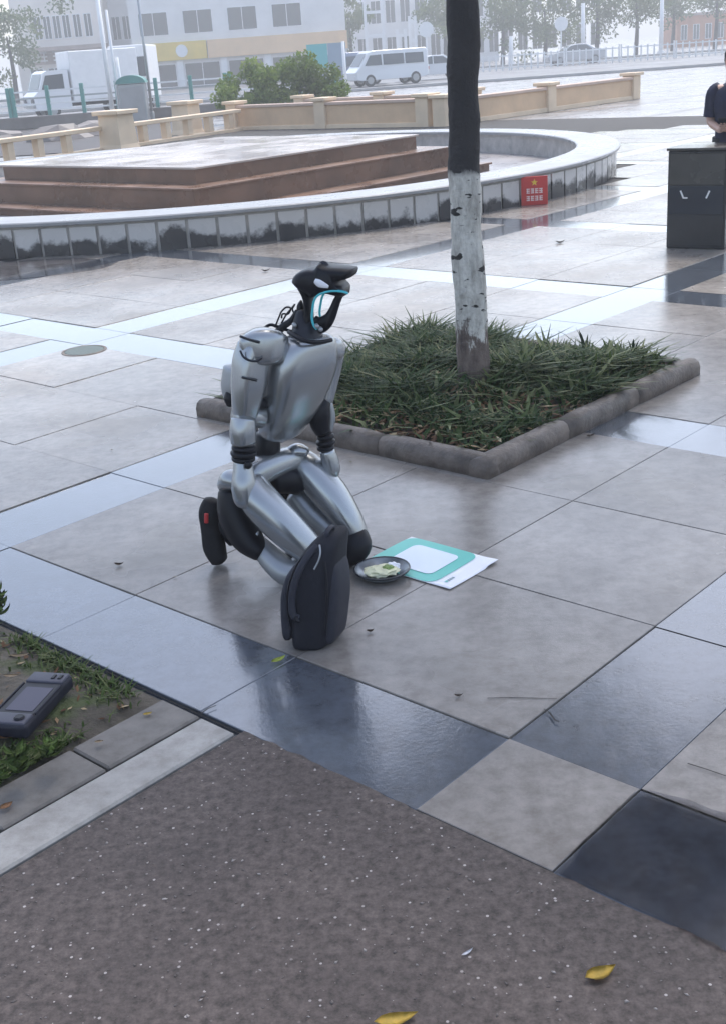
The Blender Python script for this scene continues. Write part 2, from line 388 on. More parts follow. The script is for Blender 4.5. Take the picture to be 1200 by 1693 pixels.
for cx_, cy_, ra_, rb_, n_ in ((30, 446, 1.0, .26, 1),):
    c_ = gr(cx_, cy_); cu, cv = c_.dot(EB), c_.dot(EA); pts = []
    for k in range(12):
        a = k * PI / 6; rr = 1 + .35 * mnoise.noise(Vector((math.cos(a) * 1.3, math.sin(a) * 1.3, n_ * 5))); d_ = Vector((math.cos(a) * ra_ * rr, math.sin(a) * rb_ * rr * 2.2, 0))
        pts.append((cu + d_.dot(EB), cv + d_.dot(EA)))
    bm = NB(); blob(bm, pts, .0045, amp=.03); water(bm)
# fine cracks and pale repair at slab corners
M_crack = mat('crack_dirt', (0.025, 0.022, 0.02, 1), 0.9)
def crack(pts, wd=0.004):
    bm = NB(); P_ = [gr(*q, 0.0035) for q in pts]
    for a, b_ in zip(P_, P_[1:]):
        d = (b_ - a).normalized(); s = Vector((-d.y, d.x, 0)) * wd * random.uniform(.6, 1.2)
        poly(bm, [a - s, b_ - s * .8, b_ + s * .8, a + s])
    struct('pavement_crack', bm, M_crack)
crack([(805, 1154), (840, 1153), (880, 1154), (920, 1155)], .0022)
crack([(898, 1172), (908, 1178), (916, 1190), (924, 1193)], .0025)
crack([(1136, 1262), (1165, 1271), (1200, 1283), (1240, 1296)], .003)
crack([(332, 1180), (345, 1171), (358, 1166)], .004)

# ------------------------------------------------------------------ edging stones bottom-left, foreground bed
edge = thing('edging', 'pale stone edging strip between brown path and grassy bed', 'edging', UV(1.5, 2.39))
for k in range(4):
    u1 = 1.87 - k * 0.95; bm = NB(); box(bm, UV(u1 - .474, 2.386, -0.014), EB * .472, EA * .072, (0, 0, .022), .006, 1); obj('edging_stone', bm, M_edge, edge)
edge2 = thing('stone_band', 'dull weathered stone band along the inside of pale edging', 'edging', UV(1.5, 2.56))
for k in range(7):
    u1 = 1.87 - k * 0.34; bm = NB(); d = random.uniform(-.012, .004)
    box(bm, UV(u1 - .168, 2.555 + random.uniform(-.004, .004), -0.016 + d), EB * .167, EA * .086, Vector((0, 0, .022)), .006, 1); obj('band_stone', bm, M_band, edge2)
def hill(bm, f, u0, u1, v0, v1, nu, nv):
    g_ = [[bm.verts.new(UV(u0 + (u1 - u0) * i / nu, v0 + (v1 - v0) * j / nv, f(i / nu, j / nv))) for j in range(nv + 1)] for i in range(nu + 1)]
    for i in range(nu):
        for j in range(nv): bm.faces.new((g_[i][j], g_[i + 1][j], g_[i + 1][j + 1], g_[i][j + 1]))
def bedz(i, j):
    u, v = -1.2 + 3.08 * i, 2.645 + 3.4 * j
    e = min(1, (1.88 - u) / .25, (v - 2.645) / .2)
    return -0.012 + .045 * max(0, e) + .016 * mnoise.noise(Vector((u * 4, v * 4, 1))) * max(0, e)
bm = NB(); hill(bm, bedz, -1.2, 1.88, 2.645, 6.045, 60, 60); struct('soil_bed', bm, M_bed)
nt = M_bed.node_tree; N = nt.nodes; L = nt.links; b = N['Principled BSDF']; src = b.inputs['Base Color'].links[0].from_socket
g = N.new('ShaderNodeNewGeometry'); t = N.new('ShaderNodeTexNoise'); t.inputs['Scale'].default_value = 5; t.inputs['Detail'].default_value = 7; L.new(g.outputs['Position'], t.inputs['Vector'])
mr = N.new('ShaderNodeMapRange'); mr.inputs['From Min'].default_value = .5; mr.inputs['From Max'].default_value = .62; L.new(t.outputs['Fac'], mr.inputs['Value'])
mx = N.new('ShaderNodeMix'); mx.data_type = 'RGBA'; L.new(mr.outputs[0], mx.inputs[0]); L.new(src, mx.inputs[6]); mx.inputs[7].default_value = (0.06, 0.075, 0.025, 1); L.new(mx.outputs[2], b.inputs['Base Color'])
def bed_z(u, v): return bedz((u + 1.2) / 3.08, (v - 2.645) / 3.4)

def blades(n, pick, h0, h1, w0, w1, bend=0.6):
    """n bent grass blades; pick() -> (u, v, z, scale)"""
    V, F, T = [], [], []
    eb, ea = np.array(EB), np.array(EA)
    for i in range(n):
        u, v, z, s = pick(); c = eb * u + ea * v + np.array((0, 0, z)); a = rng.uniform(0, 6.283); h = rng.uniform(h0, h1) * s; wd = rng.uniform(w0, w1)
        d = np.array((math.cos(a), math.sin(a), 0)); sd_ = np.array((-d[1], d[0], 0)) * wd; b_ = rng.uniform(.15, bend) * h * 1.5
        p1 = c + d * b_ * .25 + np.array((0, 0, h * .55)); p2 = c + d * b_ + np.array((0, 0, h * rng.uniform(.75, 1)))
        V += [c - sd_ * .7, c + sd_ * .7, p1 + sd_, p1 - sd_, p2 + sd_ * .15, p2 - sd_ * .15]; k = 6 * i
        F += [(k, k + 1, k + 2, k + 3), (k + 3, k + 2, k + 4, k + 5)]; t = rng.random(); T += [t] * 6
    me = numesh('blades', V, F); at_ = me.attributes.new('tint', 'FLOAT', 'POINT'); at_.data.foreach_set('value', np.array(T, np.float32)); return me
def leafmat(name, stops, rough=0.5, trans=0.25):
    m = bpy.data.materials.new(name); m.use_nodes = True; nt = m.node_tree; N = nt.nodes; L = nt.links; b = N['Principled BSDF']
    a = N.new('ShaderNodeAttribute'); a.attribute_name = 'tint'; r = N.new('ShaderNodeValToRGB'); E_ = r.color_ramp.elements
    while len(E_) < len(stops): E_.new(0.5)
    for e, (p_, c) in zip(E_, stops): e.position = p_; e.color = c + (1,)
    L.new(a.outputs['Fac'], r.inputs['Fac']); L.new(r.outputs[0], b.inputs['Base Color']); b.inputs['Roughness'].default_value = rough; b.inputs['Specular IOR Level'].default_value = .12
    if trans:
        t = N.new('ShaderNodeBsdfTranslucent'); L.new(r.outputs[0], t.inputs['Color']); mx = N.new('ShaderNodeMixShader'); mx.inputs[0].default_value = trans
        L.new(b.outputs[0], mx.inputs[1]); L.new(t.outputs[0], mx.inputs[2]); L.new(mx.outputs[0], N['Material Output'].inputs[0])
    return m
M_grass = leafmat('grass', [(0, (0.02, 0.046, 0.016)), (0.5, (0.046, 0.085, 0.028)), (0.8, (0.09, 0.125, 0.042)), (1, (0.26, 0.25, 0.13))])
M_grassb = leafmat('bed_grass', [(0, (0.045, 0.075, 0.02)), (0.6, (0.085, 0.12, 0.035)), (1, (0.17, 0.18, 0.08))])
M_litter = leafmat('leaf_litter', [(0, (0.07, 0.035, 0.02)), (0.5, (0.20, 0.11, 0.06)), (0.8, (0.36, 0.26, 0.15)), (1, (0.50, 0.42, 0.27))], 0.65, 0.15)

def leaf_mesh(l, wd, curl=0.15, n=5):
    """one pointed leaf lying along +X"""
    bm = NB(); rows = []
    for i in range(n + 1):
        t = i / n; hw = wd * (math.sin(PI * min(1, t ** .8)) * .95 + .03) * .5
        z = curl * l * (t - .5) ** 2 * 2 + .0015
        rows.append([bm.verts.new((l * (t - .5), s * hw, z + abs(s) * hw * .35 + .001)) for s in (-1, 0, 1)])
    for a, b_ in zip(rows, rows[1:]):
        for j in range(2): bm.faces.new((a[j], b_[j], b_[j + 1], a[j + 1]))
    bmesh.ops.solidify(bm, geom=bm.faces[:], thickness=0.0006)
    me = bpy.data.meshes.new('leaf'); bm.to_mesh(me); bm.free()
    for p_ in me.polygons: p_.use_smooth = True
    return me
def litter(n, pick, l0, l1):
    V, F, T = [], [], []
    eb, ea = np.array(EB), np.array(EA)
    for i in range(n):
        u, v, z = pick(); c = eb * u + ea * v + np.array((0, 0, z)); a = rng.uniform(0, 6.283); l = rng.uniform(l0, l1); wd = l * rng.uniform(.25, .5)
        d = np.array((math.cos(a), math.sin(a), rng.uniform(-.35, .35))); s = np.array((-d[1], d[0], rng.uniform(-.4, .4)))
        up_ = np.array((0, 0, 1.0)); k = 6 * i
        V += [c - d * l / 2, c - d * l * .1 - s * wd / 2, c - d * l * .1 + up_ * l * .06, c - d * l * .1 + s * wd / 2, c + d * l / 2, c + d * l * .1 + up_ * .002]
        F += [(k, k + 1, k + 2), (k, k + 2, k + 3), (k + 1, k + 4, k + 2), (k + 2, k + 4, k + 3)]; T += [rng.random()] * 6
    me = numesh('litter', V, F); at_ = me.attributes.new('tint', 'FLOAT', 'POINT'); at_.data.foreach_set('value', np.array(T, np.float32)); return me

# ------------------------------------------------------------------ planter round the tree
PC = UV(4.99, 3.94)
planter = thing('planter', 'low square planter with rounded brown stone curb around the tree', 'planter', PC)
u0, u1, v0, v1 = plan_uv
def curb_piece(a, b_):
    a, b_ = Vector(a), Vector(b_); d = (b_ - a).normalized(); s = Vector((-d.y, d.x, 0)); prof = [(-.055, -.03), (-.057, .05), (-.045, .082), (-.02, .096), (.02, .096), (.045, .082), (.057, .05), (.055, -.03)]
    bm = NB(); nseg = 6; L_ = (b_ - a).length
    rs = []
    for i in range(nseg + 1):
        c = a + (b_ - a) * (i / nseg); sh = .92 if i in (0, nseg) else 1
        j = .004 * mnoise.noise(c * 5)
        rs.append([c + s * (x * sh + j) + Vector((0, 0, z * (sh if z > 0 else 1) + j)) for x, z in prof])
    rings(bm, rs); return bm
for A_, B_ in (((u0 + .06, v1), (u0 + .06, v0)), ((u0, v0 + .06), (u1, v0 + .06)), ((u1 - .06, v0 + .12), (u1 - .06, v1)), ((u1 - .12, v1 - .06), (u0 + .12, v1 - .06))):
    a, b_ = UV(*A_), UV(*B_); n_ = 3
    for k in range(n_):
        p0 = a + (b_ - a) * (k / n_); p1 = a + (b_ - a) * ((k + 1) / n_); g_ = (p1 - p0).normalized() * .004
        obj('curb_stone', curb_piece(p0 + (g_ if k else g_ * 0), p1 - g_), M_curb, planter, smooth=True)
def plz(i, j):
    return .035 + .085 * (math.sin(PI * i) * math.sin(PI * j)) ** .8 + .02 * mnoise.noise(Vector((i * 7, j * 7, 5)))
bm = NB(); hill(bm, plz, u0 + .1, u1 - .1, v0 + .1, v1 - .1, 30, 30); obj('soil', bm, M_soil, planter, smooth=True)
def pick_pl(kind):
    while True:
        i, j = rng.random(), rng.random(); u = u0 + .12 + (u1 - u0 - .24) * i; v = v0 + .12 + (v1 - v0 - .24) * j
        dx, dy = u - 4.93, v - 3.74
        if dx * dx + dy * dy < .02: continue
        back = j * .6 + i * .4                                   # taller and denser at the back-left
        d = .5 + .5 * mnoise.noise(Vector((u * 3.2, v * 3.2, 11)))
        bare = 1 if (abs(u - 4.72) < .26 and abs(v - 3.5) < .24) or (u < 4.3 and v > 3.35) or (v < 3.12 and u > 4.4 and d < .6) else 0
        if kind == 'grass' and rng.random() > .03 + 1.5 * max(0, d - .25) * (.35 + back * .9) * (0.2 if bare else 1): continue
        if kind == 'litter' and rng.random() > (1 if bare else .35 + .4 * (1 - back)): continue
        z = plz(i, j)
        return (u, v, z, .55 + .75 * d * (.5 + back)) if kind == 'grass' else (u, v, z + .016 + .03 * rng.random())
me = blades(8500, lambda: pick_pl('grass'), .06, .14, .004, .010, 1.7)
M_broad = leafmat('strap_leaf', [(0, (0.035, 0.07, 0.022)), (0.6, (0.085, 0.12, 0.04)), (1, (0.24, 0.26, 0.13))])
def pick_broad():
    while True:
        q = pick_pl('grass')
        if (q[1] < 3.75 or q[0] < 4.3) and rng.random() < .8: return q
mb = blades(900, pick_broad, .06, .15, .008, .015, 1.8)
o = mobj('strap_leaves', mb, M_broad); o['kind'] = 'stuff'; o['label'] = 'broad pale green strap leaves along the front of planter'; o['category'] = 'foliage'
o = mobj('grass', me, M_grass); o['kind'] = 'stuff'; o['label'] = 'dark green strappy grass filling the tree planter'; o['category'] = 'grass'
me = litter(1800, lambda: pick_pl('litter'), .035, .085)
o = mobj('leaf_litter', me, M_litter); o['kind'] = 'stuff'; o['label'] = 'dead brown leaves lying among planter grass'; o['category'] = 'leaf litter'
# two tall weeds at the right corner
def weed(name, label, u, v, z, h, n, m_):
    r_ = thing(name, label, 'plant', UV(u, v, z)); b0 = UV(u, v, z)
    for k in range(n):
        a = random.uniform(0, 6.28); d = Vector((math.cos(a), math.sin(a), 0)); hh = h * random.uniform(.6, 1); o_ = d * hh * random.uniform(.15, .6)
        bm = NB(); s = Vector((-d.y, d.x, 0)) * hh * .045; rows = []
        for q in range(6):
            t = q / 5; c = b0 + o_ * t ** 1.6 + Vector((0, 0, hh * (t - .25 * t * t)))
            wv = (math.sin(PI * min(1, t * .9 + .08))) ** .8
            rows.append([bm.verts.new(c - s * wv), bm.verts.new(c + Vector((0, 0, -hh * .015 * wv))), bm.verts.new(c + s * wv)])
        for A_, B_ in zip(rows, rows[1:]):
            for j in range(2): bm.faces.new((A_[j], B_[j], B_[j + 1], A_[j + 1]))
        obj('leaf', bm, m_, r_, smooth=True)
M_weed = mat('weed_leaf', (0.14, 0.2, 0.06, 1), 0.6, var=(20, 0.4), rnd=.4, spec=.15)
M_weedd = mat('dark_weed_leaf', (0.03, 0.05, 0.028, 1), 0.5, var=(20, 0.4), rnd=.3, spec=.15)
weed('spiky_weed', 'tall dark spiky weed near the right corner of tree planter', 5.75, 3.55, .05, .3, 7, M_weedd)
weed('spiky_weed', 'small dark weed at far right end of tree planter', 5.85, 3.3, .05, .22, 7, M_weedd)

# ------------------------------------------------------------------ the tree
def trunk_mat():
    m = mat('painted_bark', (0.03, 0.026, 0.026, 1), 0.75, bump=(35, 0.7)); nt = m.node_tree; N = nt.nodes; L = nt.links; b = N['Principled BSDF']
    g = N.new('ShaderNodeNewGeometry'); sx = N.new('ShaderNodeSeparateXYZ'); L.new(g.outputs['Position'], sx.inputs[0])
    mp = N.new('ShaderNodeMapping'); mp.inputs['Scale'].default_value = (1, 1, 2.6); L.new(g.outputs['Position'], mp.inputs[0])
    mv = N.new('ShaderNodeMapping'); mv.inputs['Scale'].default_value = (1, 1, .35); L.new(g.outputs['Position'], mv.inputs[0])
    n1 = N.new('ShaderNodeTexNoise'); n1.inputs['Scale'].default_value = 16; n1.inputs['Detail'].default_value = 7; n1.inputs['Roughness'].default_value = .7; L.new(mv.outputs[0], n1.inputs['Vector'])
    n2 = N.new('ShaderNodeTexNoise'); n2.inputs['Scale'].default_value = 11; n2.inputs['Detail'].default_value = 5; L.new(mp.outputs[0], n2.inputs['Vector'])
    # bark colours by noise
    rb = N.new('ShaderNodeValToRGB'); rb.color_ramp.elements[0].color = (0.012, 0.011, 0.013, 1); rb.color_ramp.elements[1].color = (0.045, 0.04, 0.04, 1); L.new(n1.outputs['Fac'], rb.inputs['Fac'])
    rw = N.new('ShaderNodeValToRGB'); rw.color_ramp.elements[0].position = .3; rw.color_ramp.elements[0].color = (0.24, 0.22, 0.195, 1); rw.color_ramp.elements[1].position = .62; rw.color_ramp.elements[1].color = (0.66, 0.63, 0.57, 1); L.new(n1.outputs['Fac'], rw.inputs['Fac'])
    rl = N.new('ShaderNodeValToRGB'); rl.color_ramp.elements[0].position = .35; rl.color_ramp.elements[0].color = (0.07, 0.05, 0.045, 1); rl.color_ramp.elements[1].position = .6; rl.color_ramp.elements[1].color = (0.19, 0.145, 0.12, 1); L.new(n1.outputs['Fac'], rl.inputs['Fac'])
    def thr(z0, soft, amp):   # 1 above height z0, ragged
        a = N.new('ShaderNodeMath'); a.operation = 'MULTIPLY_ADD'; L.new(n1.outputs['Fac'], a.inputs[0]); a.inputs[1].default_value = amp; L.new(sx.outputs['Z'], a.inputs[2])
        r = N.new('ShaderNodeMapRange'); r.inputs['From Min'].default_value = z0 + amp * .5 - soft; r.inputs['From Max'].default_value = z0 + amp * .5 + soft; L.new(a.outputs[0], r.inputs['Value']); return r.outputs[0]
    def mix(f, a, b_):
        x = N.new('ShaderNodeMix'); x.data_type = 'RGBA'; L.new(f, x.inputs[0]); L.new(a, x.inputs[6])
        if isinstance(b_, tuple): x.inputs[7].default_value = b_
        else: L.new(b_, x.inputs[7])
        return x.outputs[2]
    # black knots on the whitewash
    kn = N.new('ShaderNodeMapRange'); kn.inputs['From Min'].default_value = .605; kn.inputs['From Max'].default_value = .64; L.new(n2.outputs['Fac'], kn.inputs['Value'])
    white = mix(kn.outputs[0], rw.outputs[0], (0.02, 0.018, 0.017, 1))
    c = mix(thr(ZW0 + .05, .03, .75), rl.outputs[0], white)
    c = mix(thr(ZW1, .015, .12), c, rb.outputs[0]); L.new(c, b.inputs['Base Color'])
    return m
TY = 6.17
ZW0, ZW1 = at(785, 560, TY).z, at(768, 285, TY).z
tree = thing('tree', 'tree with whitewashed lower trunk and dark upper bark in square planter', 'tree', gr(783, 668))
tp = [at(786, 685, TY), at(784, 650, TY), at(781, 600, TY), at(779, 540, TY), at(776, 470, TY), at(771, 380, TY), at(768, 290, TY), at(766, 200, TY), at(765, 120, TY), at(764, 20, TY)]
tr_ = [.112, .092, .088, .087, .085, .081, .079, .0785, .078, .077]
top = tp[-1]
tp += [top + Vector((.0, .03, .5)), top + Vector((.05, .1, 1.1)), top + Vector((.15, .2, 1.9))]; tr_ += [.075, .068, .055]
bm = NB(); limb(bm, tp, tr_, n=28, k=8, capr=False)
for v_ in bm.verts:
    d = .012 * mnoise.noise(v_.co * 6) + .005 * mnoise.noise(v_.co * 22)
    ax_ = Vector((tree.location.x, tree.location.y, v_.co.z)); v_.co += (v_.co - ax_).normalized() * d
obj('trunk', bm, trunk_mat(), tree, smooth=True)
M_bark = mat('dark_bark', (0.025, 0.022, 0.022, 1), .8, bump=(30, .6))
fork = top + Vector((.03, .08, .95)); ends = []
CC = Vector((2.2, 7.3, 5.1)); CR = Vector((4.0, 3.2, 2.0))
for k in range(7):
    a = k * .9 + .3; e_ = CC + Vector((math.cos(a) * CR.x * .6, math.sin(a) * CR.y * .6, random.uniform(-.6, .9)))
    mid = fork.lerp(e_, .5) + Vector((0, 0, .35)); bm = NB(); limb(bm, [fork + Vector((0, 0, k * .08 - .1)), mid, e_], [.042, .03, .012], n=8, k=4); obj('limb', bm, M_bark, tree, smooth=True); ends.append(e_)
def leafcloud(n, centers, rad, l0, l1):
    V, F, T = [], [], []
    C_ = np.array([list(c) for c in centers]); Rr = np.array(rad)
    idx = rng.integers(0, len(C_), n); d = rng.normal(size=(n, 3)); d /= np.linalg.norm(d, axis=1)[:, None]; d *= (rng.random(n) ** .45)[:, None]
    P_ = C_[idx] + d * Rr[idx]
    a = rng.normal(size=(n, 3)); a /= np.linalg.norm(a, axis=1)[:, None]; b_ = np.cross(a, rng.normal(size=(n, 3))); b_ /= np.linalg.norm(b_, axis=1)[:, None]
    l = rng.uniform(l0, l1, n)[:, None]; wv = l * .5
    V = np.stack([P_ - a * l * .5, P_ + b_ * wv * .5, P_ + a * l * .5, P_ - b_ * wv * .5], 1).reshape(-1, 3); F = np.arange(4 * n).reshape(-1, 4)
    t = np.clip(rng.random(len(C_))[idx] * .6 + rng.random(n) * .4, 0, 1)
    me = numesh('foliage', V, F); at_ = me.attributes.new('tint', 'FLOAT', 'POINT'); at_.data.foreach_set('value', np.repeat(t, 4).astype(np.float32)); return me
M_leaf = leafmat('tree_leaf', [(0, (0.025, 0.045, 0.015)), (.6, (0.05, 0.085, 0.025)), (1, (0.10, 0.13, 0.045))], .45, .3)
cl = []
for k in range(92):
    while True:
        d = Vector((random.uniform(-1, 1), random.uniform(-1, 1), random.uniform(-1, 1)))
        if d.length < 1: break
    cl.append(CC + Vector((d.x * CR.x, d.y * CR.y, d.z * CR.z)))
mobj('crown', leafcloud(42000, cl, [[.75, .75, .5]] * len(cl), .07, .13), M_leaf, tree)

# ------------------------------------------------------------------ foreground bed planting
def pick_bed(us, vs, spread):
    def f():
        k = rng.integers(0, len(us)); u = us[k] + rng.normal() * spread; v = vs[k] + rng.normal() * spread
        u = min(u, 1.84); v = max(v, 2.68); return (u, v, bed_z(u, v), 1)
    return f
gp = [gr(*q) for q in [(5, 1010), (90, 1085), (130, 1100), (160, 1125), (40, 1262), (70, 1268), (20, 1285), (100, 1245), (60, 1060), (0, 1300), (190, 1150), (-60, 1100), (-40, 1250), (-80, 1000), (55, 1280)]]
gu = [p.dot(EB) for p in gp]; gv = [p.dot(EA) for p in gp]
me = blades(2000, pick_bed(gu, gv, .05), .012, .04, .002, .005, 1.2)
o = mobj('grass', me, M_grassb); o['kind'] = 'stuff'; o['label'] = 'short mossy grass tufts on the foreground bed'; o['category'] = 'grass'
def bl():
    u = rng.uniform(.9, 1.8); v = rng.uniform(2.7, 3.9); return (u, v, bed_z(u, v) + .006)
me = litter(420, bl, .012, .045)
o = mobj('leaf_litter', me, M_litter); o['kind'] = 'stuff'; o['label'] = 'small dry leaf scraps scattered on the foreground bed'; o['category'] = 'leaf litter'
def broadleaf(label, px, py, n, l):
    p = gr(px, py, .03); r_ = thing('leafy_weed', label, 'plant', p)
    for k in range(n):
        a = k * 2.4 + random.random(); me = leaf_mesh(l * random.uniform(.7, 1.1), l * random.uniform(.4, .6), .5)
        o = mobj('leaf', me, M_weed, r_); o.matrix_parent_inverse = Matrix()
        o.rotation_euler = (random.uniform(-.3, .3), -random.uniform(.1, .9), a); o.location = (math.cos(a) * l * .45, math.sin(a) * l * .45, .025 + .02 * random.random() + k * .003)
broadleaf('leafy green weed at the left frame edge above the controller', 2, 1025, 22, .06)
broadleaf('leafy green weed just below the handheld controller', 36, 1292, 22, .055)
broadleaf('low leafy weed between the controller and the stone band', 88, 1268, 16, .045)
broadleaf('small leafy weed in the lower left corner of the bed', 2, 1312, 14, .045)
M_dry = mat('dry_leaf', (0.42, 0.31, 0.2, 1), .6, var=(40, .3)); M_yel = mat('yellow_leaf', (0.72, 0.50, 0.10, 1), .45, var=(50, .2)); M_grn = mat('lime_leaf', (0.55, 0.62, 0.12, 1), .45, var=(50, .2)); M_brn = mat('brown_leaf', (0.10, 0.07, 0.05, 1), .7)
M_orange = mat('orange_leaf', (0.42, 0.22, 0.11, 1), .6, var=(40, .3))
def leaf(label, px, py, l, wd, ang, m_, z=0.0, group=None, curl=.25):
    p = gr(px, py, z + .002); o = mobj('fallen_leaf', leaf_mesh(l, wd, curl), m_); o.location = p; o.rotation_euler = (random.uniform(-.06, .06), 0, ang)
    return tag(o, label, 'leaf', group)
leaf('yellow leaf on brown path at lower right', 992, 1613, .075, .040, .42, M_yel)
leaf('yellow leaf on brown path cut off by the bottom frame edge', 655, 1689, .09, .035, .2, M_yel)
leaf('lime green leaf on dark strip below the backpack', 461, 1093, .06, .026, .75, M_grn)
leaf('white sliver of leaf on brown path', 772, 1577, .034, .009, .65, M_paper)
leaf('pale dry leaf above the handheld controller', 35, 1086, .07, .022, .1, M_dry, .04)
leaf('thin pale leaf left of the handheld controller', 22, 1119, .065, .018, .05, M_dry, .035)
leaf('curled orange leaf under the controller lower end', 18, 1218, .07, .05, .8, M_orange, .035)
leaf('pale orange leaf beside the controller lower corner', 38, 1214, .035, .03, .3, M_dry, .035)
leaf('small yellow leaf on soil beside the stone band', 245, 1182, .03, .017, .4, M_yel, .01)
leaf('orange scrap of leaf near left frame edge below the weed', 12, 1335, .04, .028, .9, M_orange, .01)
leaf('pale leaf scrap on the stone band', 165, 1228, .028, .016, .2, M_dry, .02)
leaf('dark curled leaf on slab left of the robot foot', 198, 935, .04, .025, .1, M_brn, curl=.6)
leaf('dark curled leaf lying in front of the backpack', 612, 1045, .028, .018, .2, M_brn, curl=.6)
leaf('tiny dark leaf on slab near the corner of square slab', 757, 1152, .028, .014, .0, M_brn, curl=.6)
leaf('dark leaf on wet paving before the fountain sign', 925, 402, .10, .06, .1, M_brn, curl=.5)
leaf('dark leaf left behind the robot head', 440, 449, .09, .05, .2, M_brn, curl=.6)
leaf('dark scrap beside the planter right curb', 975, 722, .05, .025, .3, M_brn, curl=.5)
leaf('reddish scrap at the planter left corner', 338, 690, .03, .02, .3, M_orange, curl=.5)
M_pale = mat('pale_petal', (0.6, 0.55, 0.45, 1), .6)
for k, (x, y) in enumerate([(580, 765), (600, 700), (690, 905), (290, 955), (185, 745), (1060, 650)]):
    leaf('tiny pale petal speck on the damp slabs', x, y, .02, .011, k * 1.1, M_pale, group='pale petal specks on the slabs')
# manhole cover
p = gr(140, 580); mh = thing('drain_cover', 'round greenish drain cover set in the paving at left', 'drain cover', p)
M_mh = mat('green_iron', (0.07, 0.095, 0.085, 1), .45, metal=.3, bump=(80, .4))
bm = NB(); lathe(bm, [(.0005, .006), (.13, .006), (.135, .004), (.135, -.01)], p); obj('lid', bm, M_mh, mh)
bm = NB(); lathe(bm, [(.139, -.01), (.139, .005), (.155, .005), (.158, .001), (.158, -.01)], p); obj('rim', bm, M_curb, mh)

# ------------------------------------------------------------------ fountain
FC = Vector((-1.95, 18.8, 0)); RO, RI, FZ = 6.05, 5.55, 0.37
def pc(r, a, z): return FC + Vector((math.cos(a) * r, math.sin(a) * r, z))
fountain = thing('fountain', 'round drained fountain basin with pale coping and stained dark tiles', 'fountain', FC)
M_cope = mat('pale_coping', (0.28, 0.28, 0.285, 1), .28, var=(1.3, .1), rvar=(1.5, .2, .4), bump=(30, .05))
M_core = mat('pale_mortar', (0.40, 0.375, 0.35, 1), .7, var=(6, .25))
M_basin = mat('grey_basin', (0.27, 0.25, 0.245, 1), .35, var=(1.2, .22), rvar=(.8, .15, .45))
def ringwall(prof, n=160):
    bm = NB(); rs = [[pc(r, 2 * PI * i / n, z) for i in range(n)] for r, z in prof]
    rings(bm, rs, cap=False); return bm
obj('basin_wall', ringwall([(RO, -.02), (RO, FZ - .055), (RI, FZ - .055), (RI, -.02)]), M_core, fountain)
obj('coping', ringwall([(RO + .05, FZ - .05), (RO + .075, FZ - .04), (RO + .075, FZ - .012), (RO + .06, FZ), (RI - .03, FZ), (RI - .045, FZ - .012), (RI - .045, FZ - .05), (RO + .05, FZ - .05)]), M_cope, fountain, smooth=False)
bm = NB(); poly(bm, [pc(RI + .02, 2 * PI * i / 80, .012) for i in range(80)]); obj('basin_floor', bm, M_basin, fountain)
def tile_mat():
    m = mat('stained_tile', (0.045, 0.043, 0.047, 1), .35, rvar=(4, .2, .5)); nt = m.node_tree; N = nt.nodes; L = nt.links; b = N['Principled BSDF']
    g = N.new('ShaderNodeNewGeometry'); sx = N.new('ShaderNodeSeparateXYZ'); L.new(g.outputs['Position'], sx.inputs[0])
    n1 = N.new('ShaderNodeTexNoise'); n1.inputs['Scale'].default_value = 3.4; n1.inputs['Detail'].default_value = 6; n1.inputs['Roughness'].default_value = .65; L.new(g.outputs['Position'], n1.inputs['Vector'])
    oi = N.new('ShaderNodeObjectInfo')
    a = N.new('ShaderNodeMath'); a.operation = 'MULTIPLY_ADD'; L.new(n1.outputs['Fac'], a.inputs[0]); a.inputs[1].default_value = .55; L.new(sx.outputs['Z'], a.inputs[2])
    c = N.new('ShaderNodeMath'); c.operation = 'MULTIPLY_ADD'; L.new(oi.outputs['Random'], c.inputs[0]); c.inputs[1].default_value = .12; L.new(a.outputs[0], c.inputs[2])
    r = N.new('ShaderNodeMapRange'); r.inputs['From Min'].default_value = .42; r.inputs['From Max'].default_value = .50; L.new(c.outputs[0], r.inputs['Value'])
    x = N.new('ShaderNodeMix'); x.data_type = 'RGBA'; L.new(r.outputs[0], x.inputs[0]); x.inputs[6].default_value = (0.035, 0.033, 0.036, 1); x.inputs[7].default_value = (0.52, 0.50, 0.485, 1)
    L.new(x.outputs[2], b.inputs['Base Color']); return m
M_tile = tile_mat(); NT = 120
tm = bpy.data.meshes.new('tile'); bm = NB(); da = 2 * PI / NT * .445
rs = [[Vector((math.cos(a) * r, math.sin(a) * r, z)) for r, a, z in ((RO + .001, -da, zz), (RO + .022, -da, zz), (RO + .022, da, zz), (RO + .001, da, zz))] for zz in (-.01, FZ - .075)]
rings(bm, rs); bmesh.ops.recalc_face_normals(bm, faces=bm.faces[:]); bm.to_mesh(tm); bm.free(); tm.materials.append(M_tile)
for k in range(NT):
    o = mobj('tile', tm, None, fountain); o.matrix_parent_inverse = Matrix(); o.rotation_euler = (0, 0, 2 * PI * (k + .5) / NT)
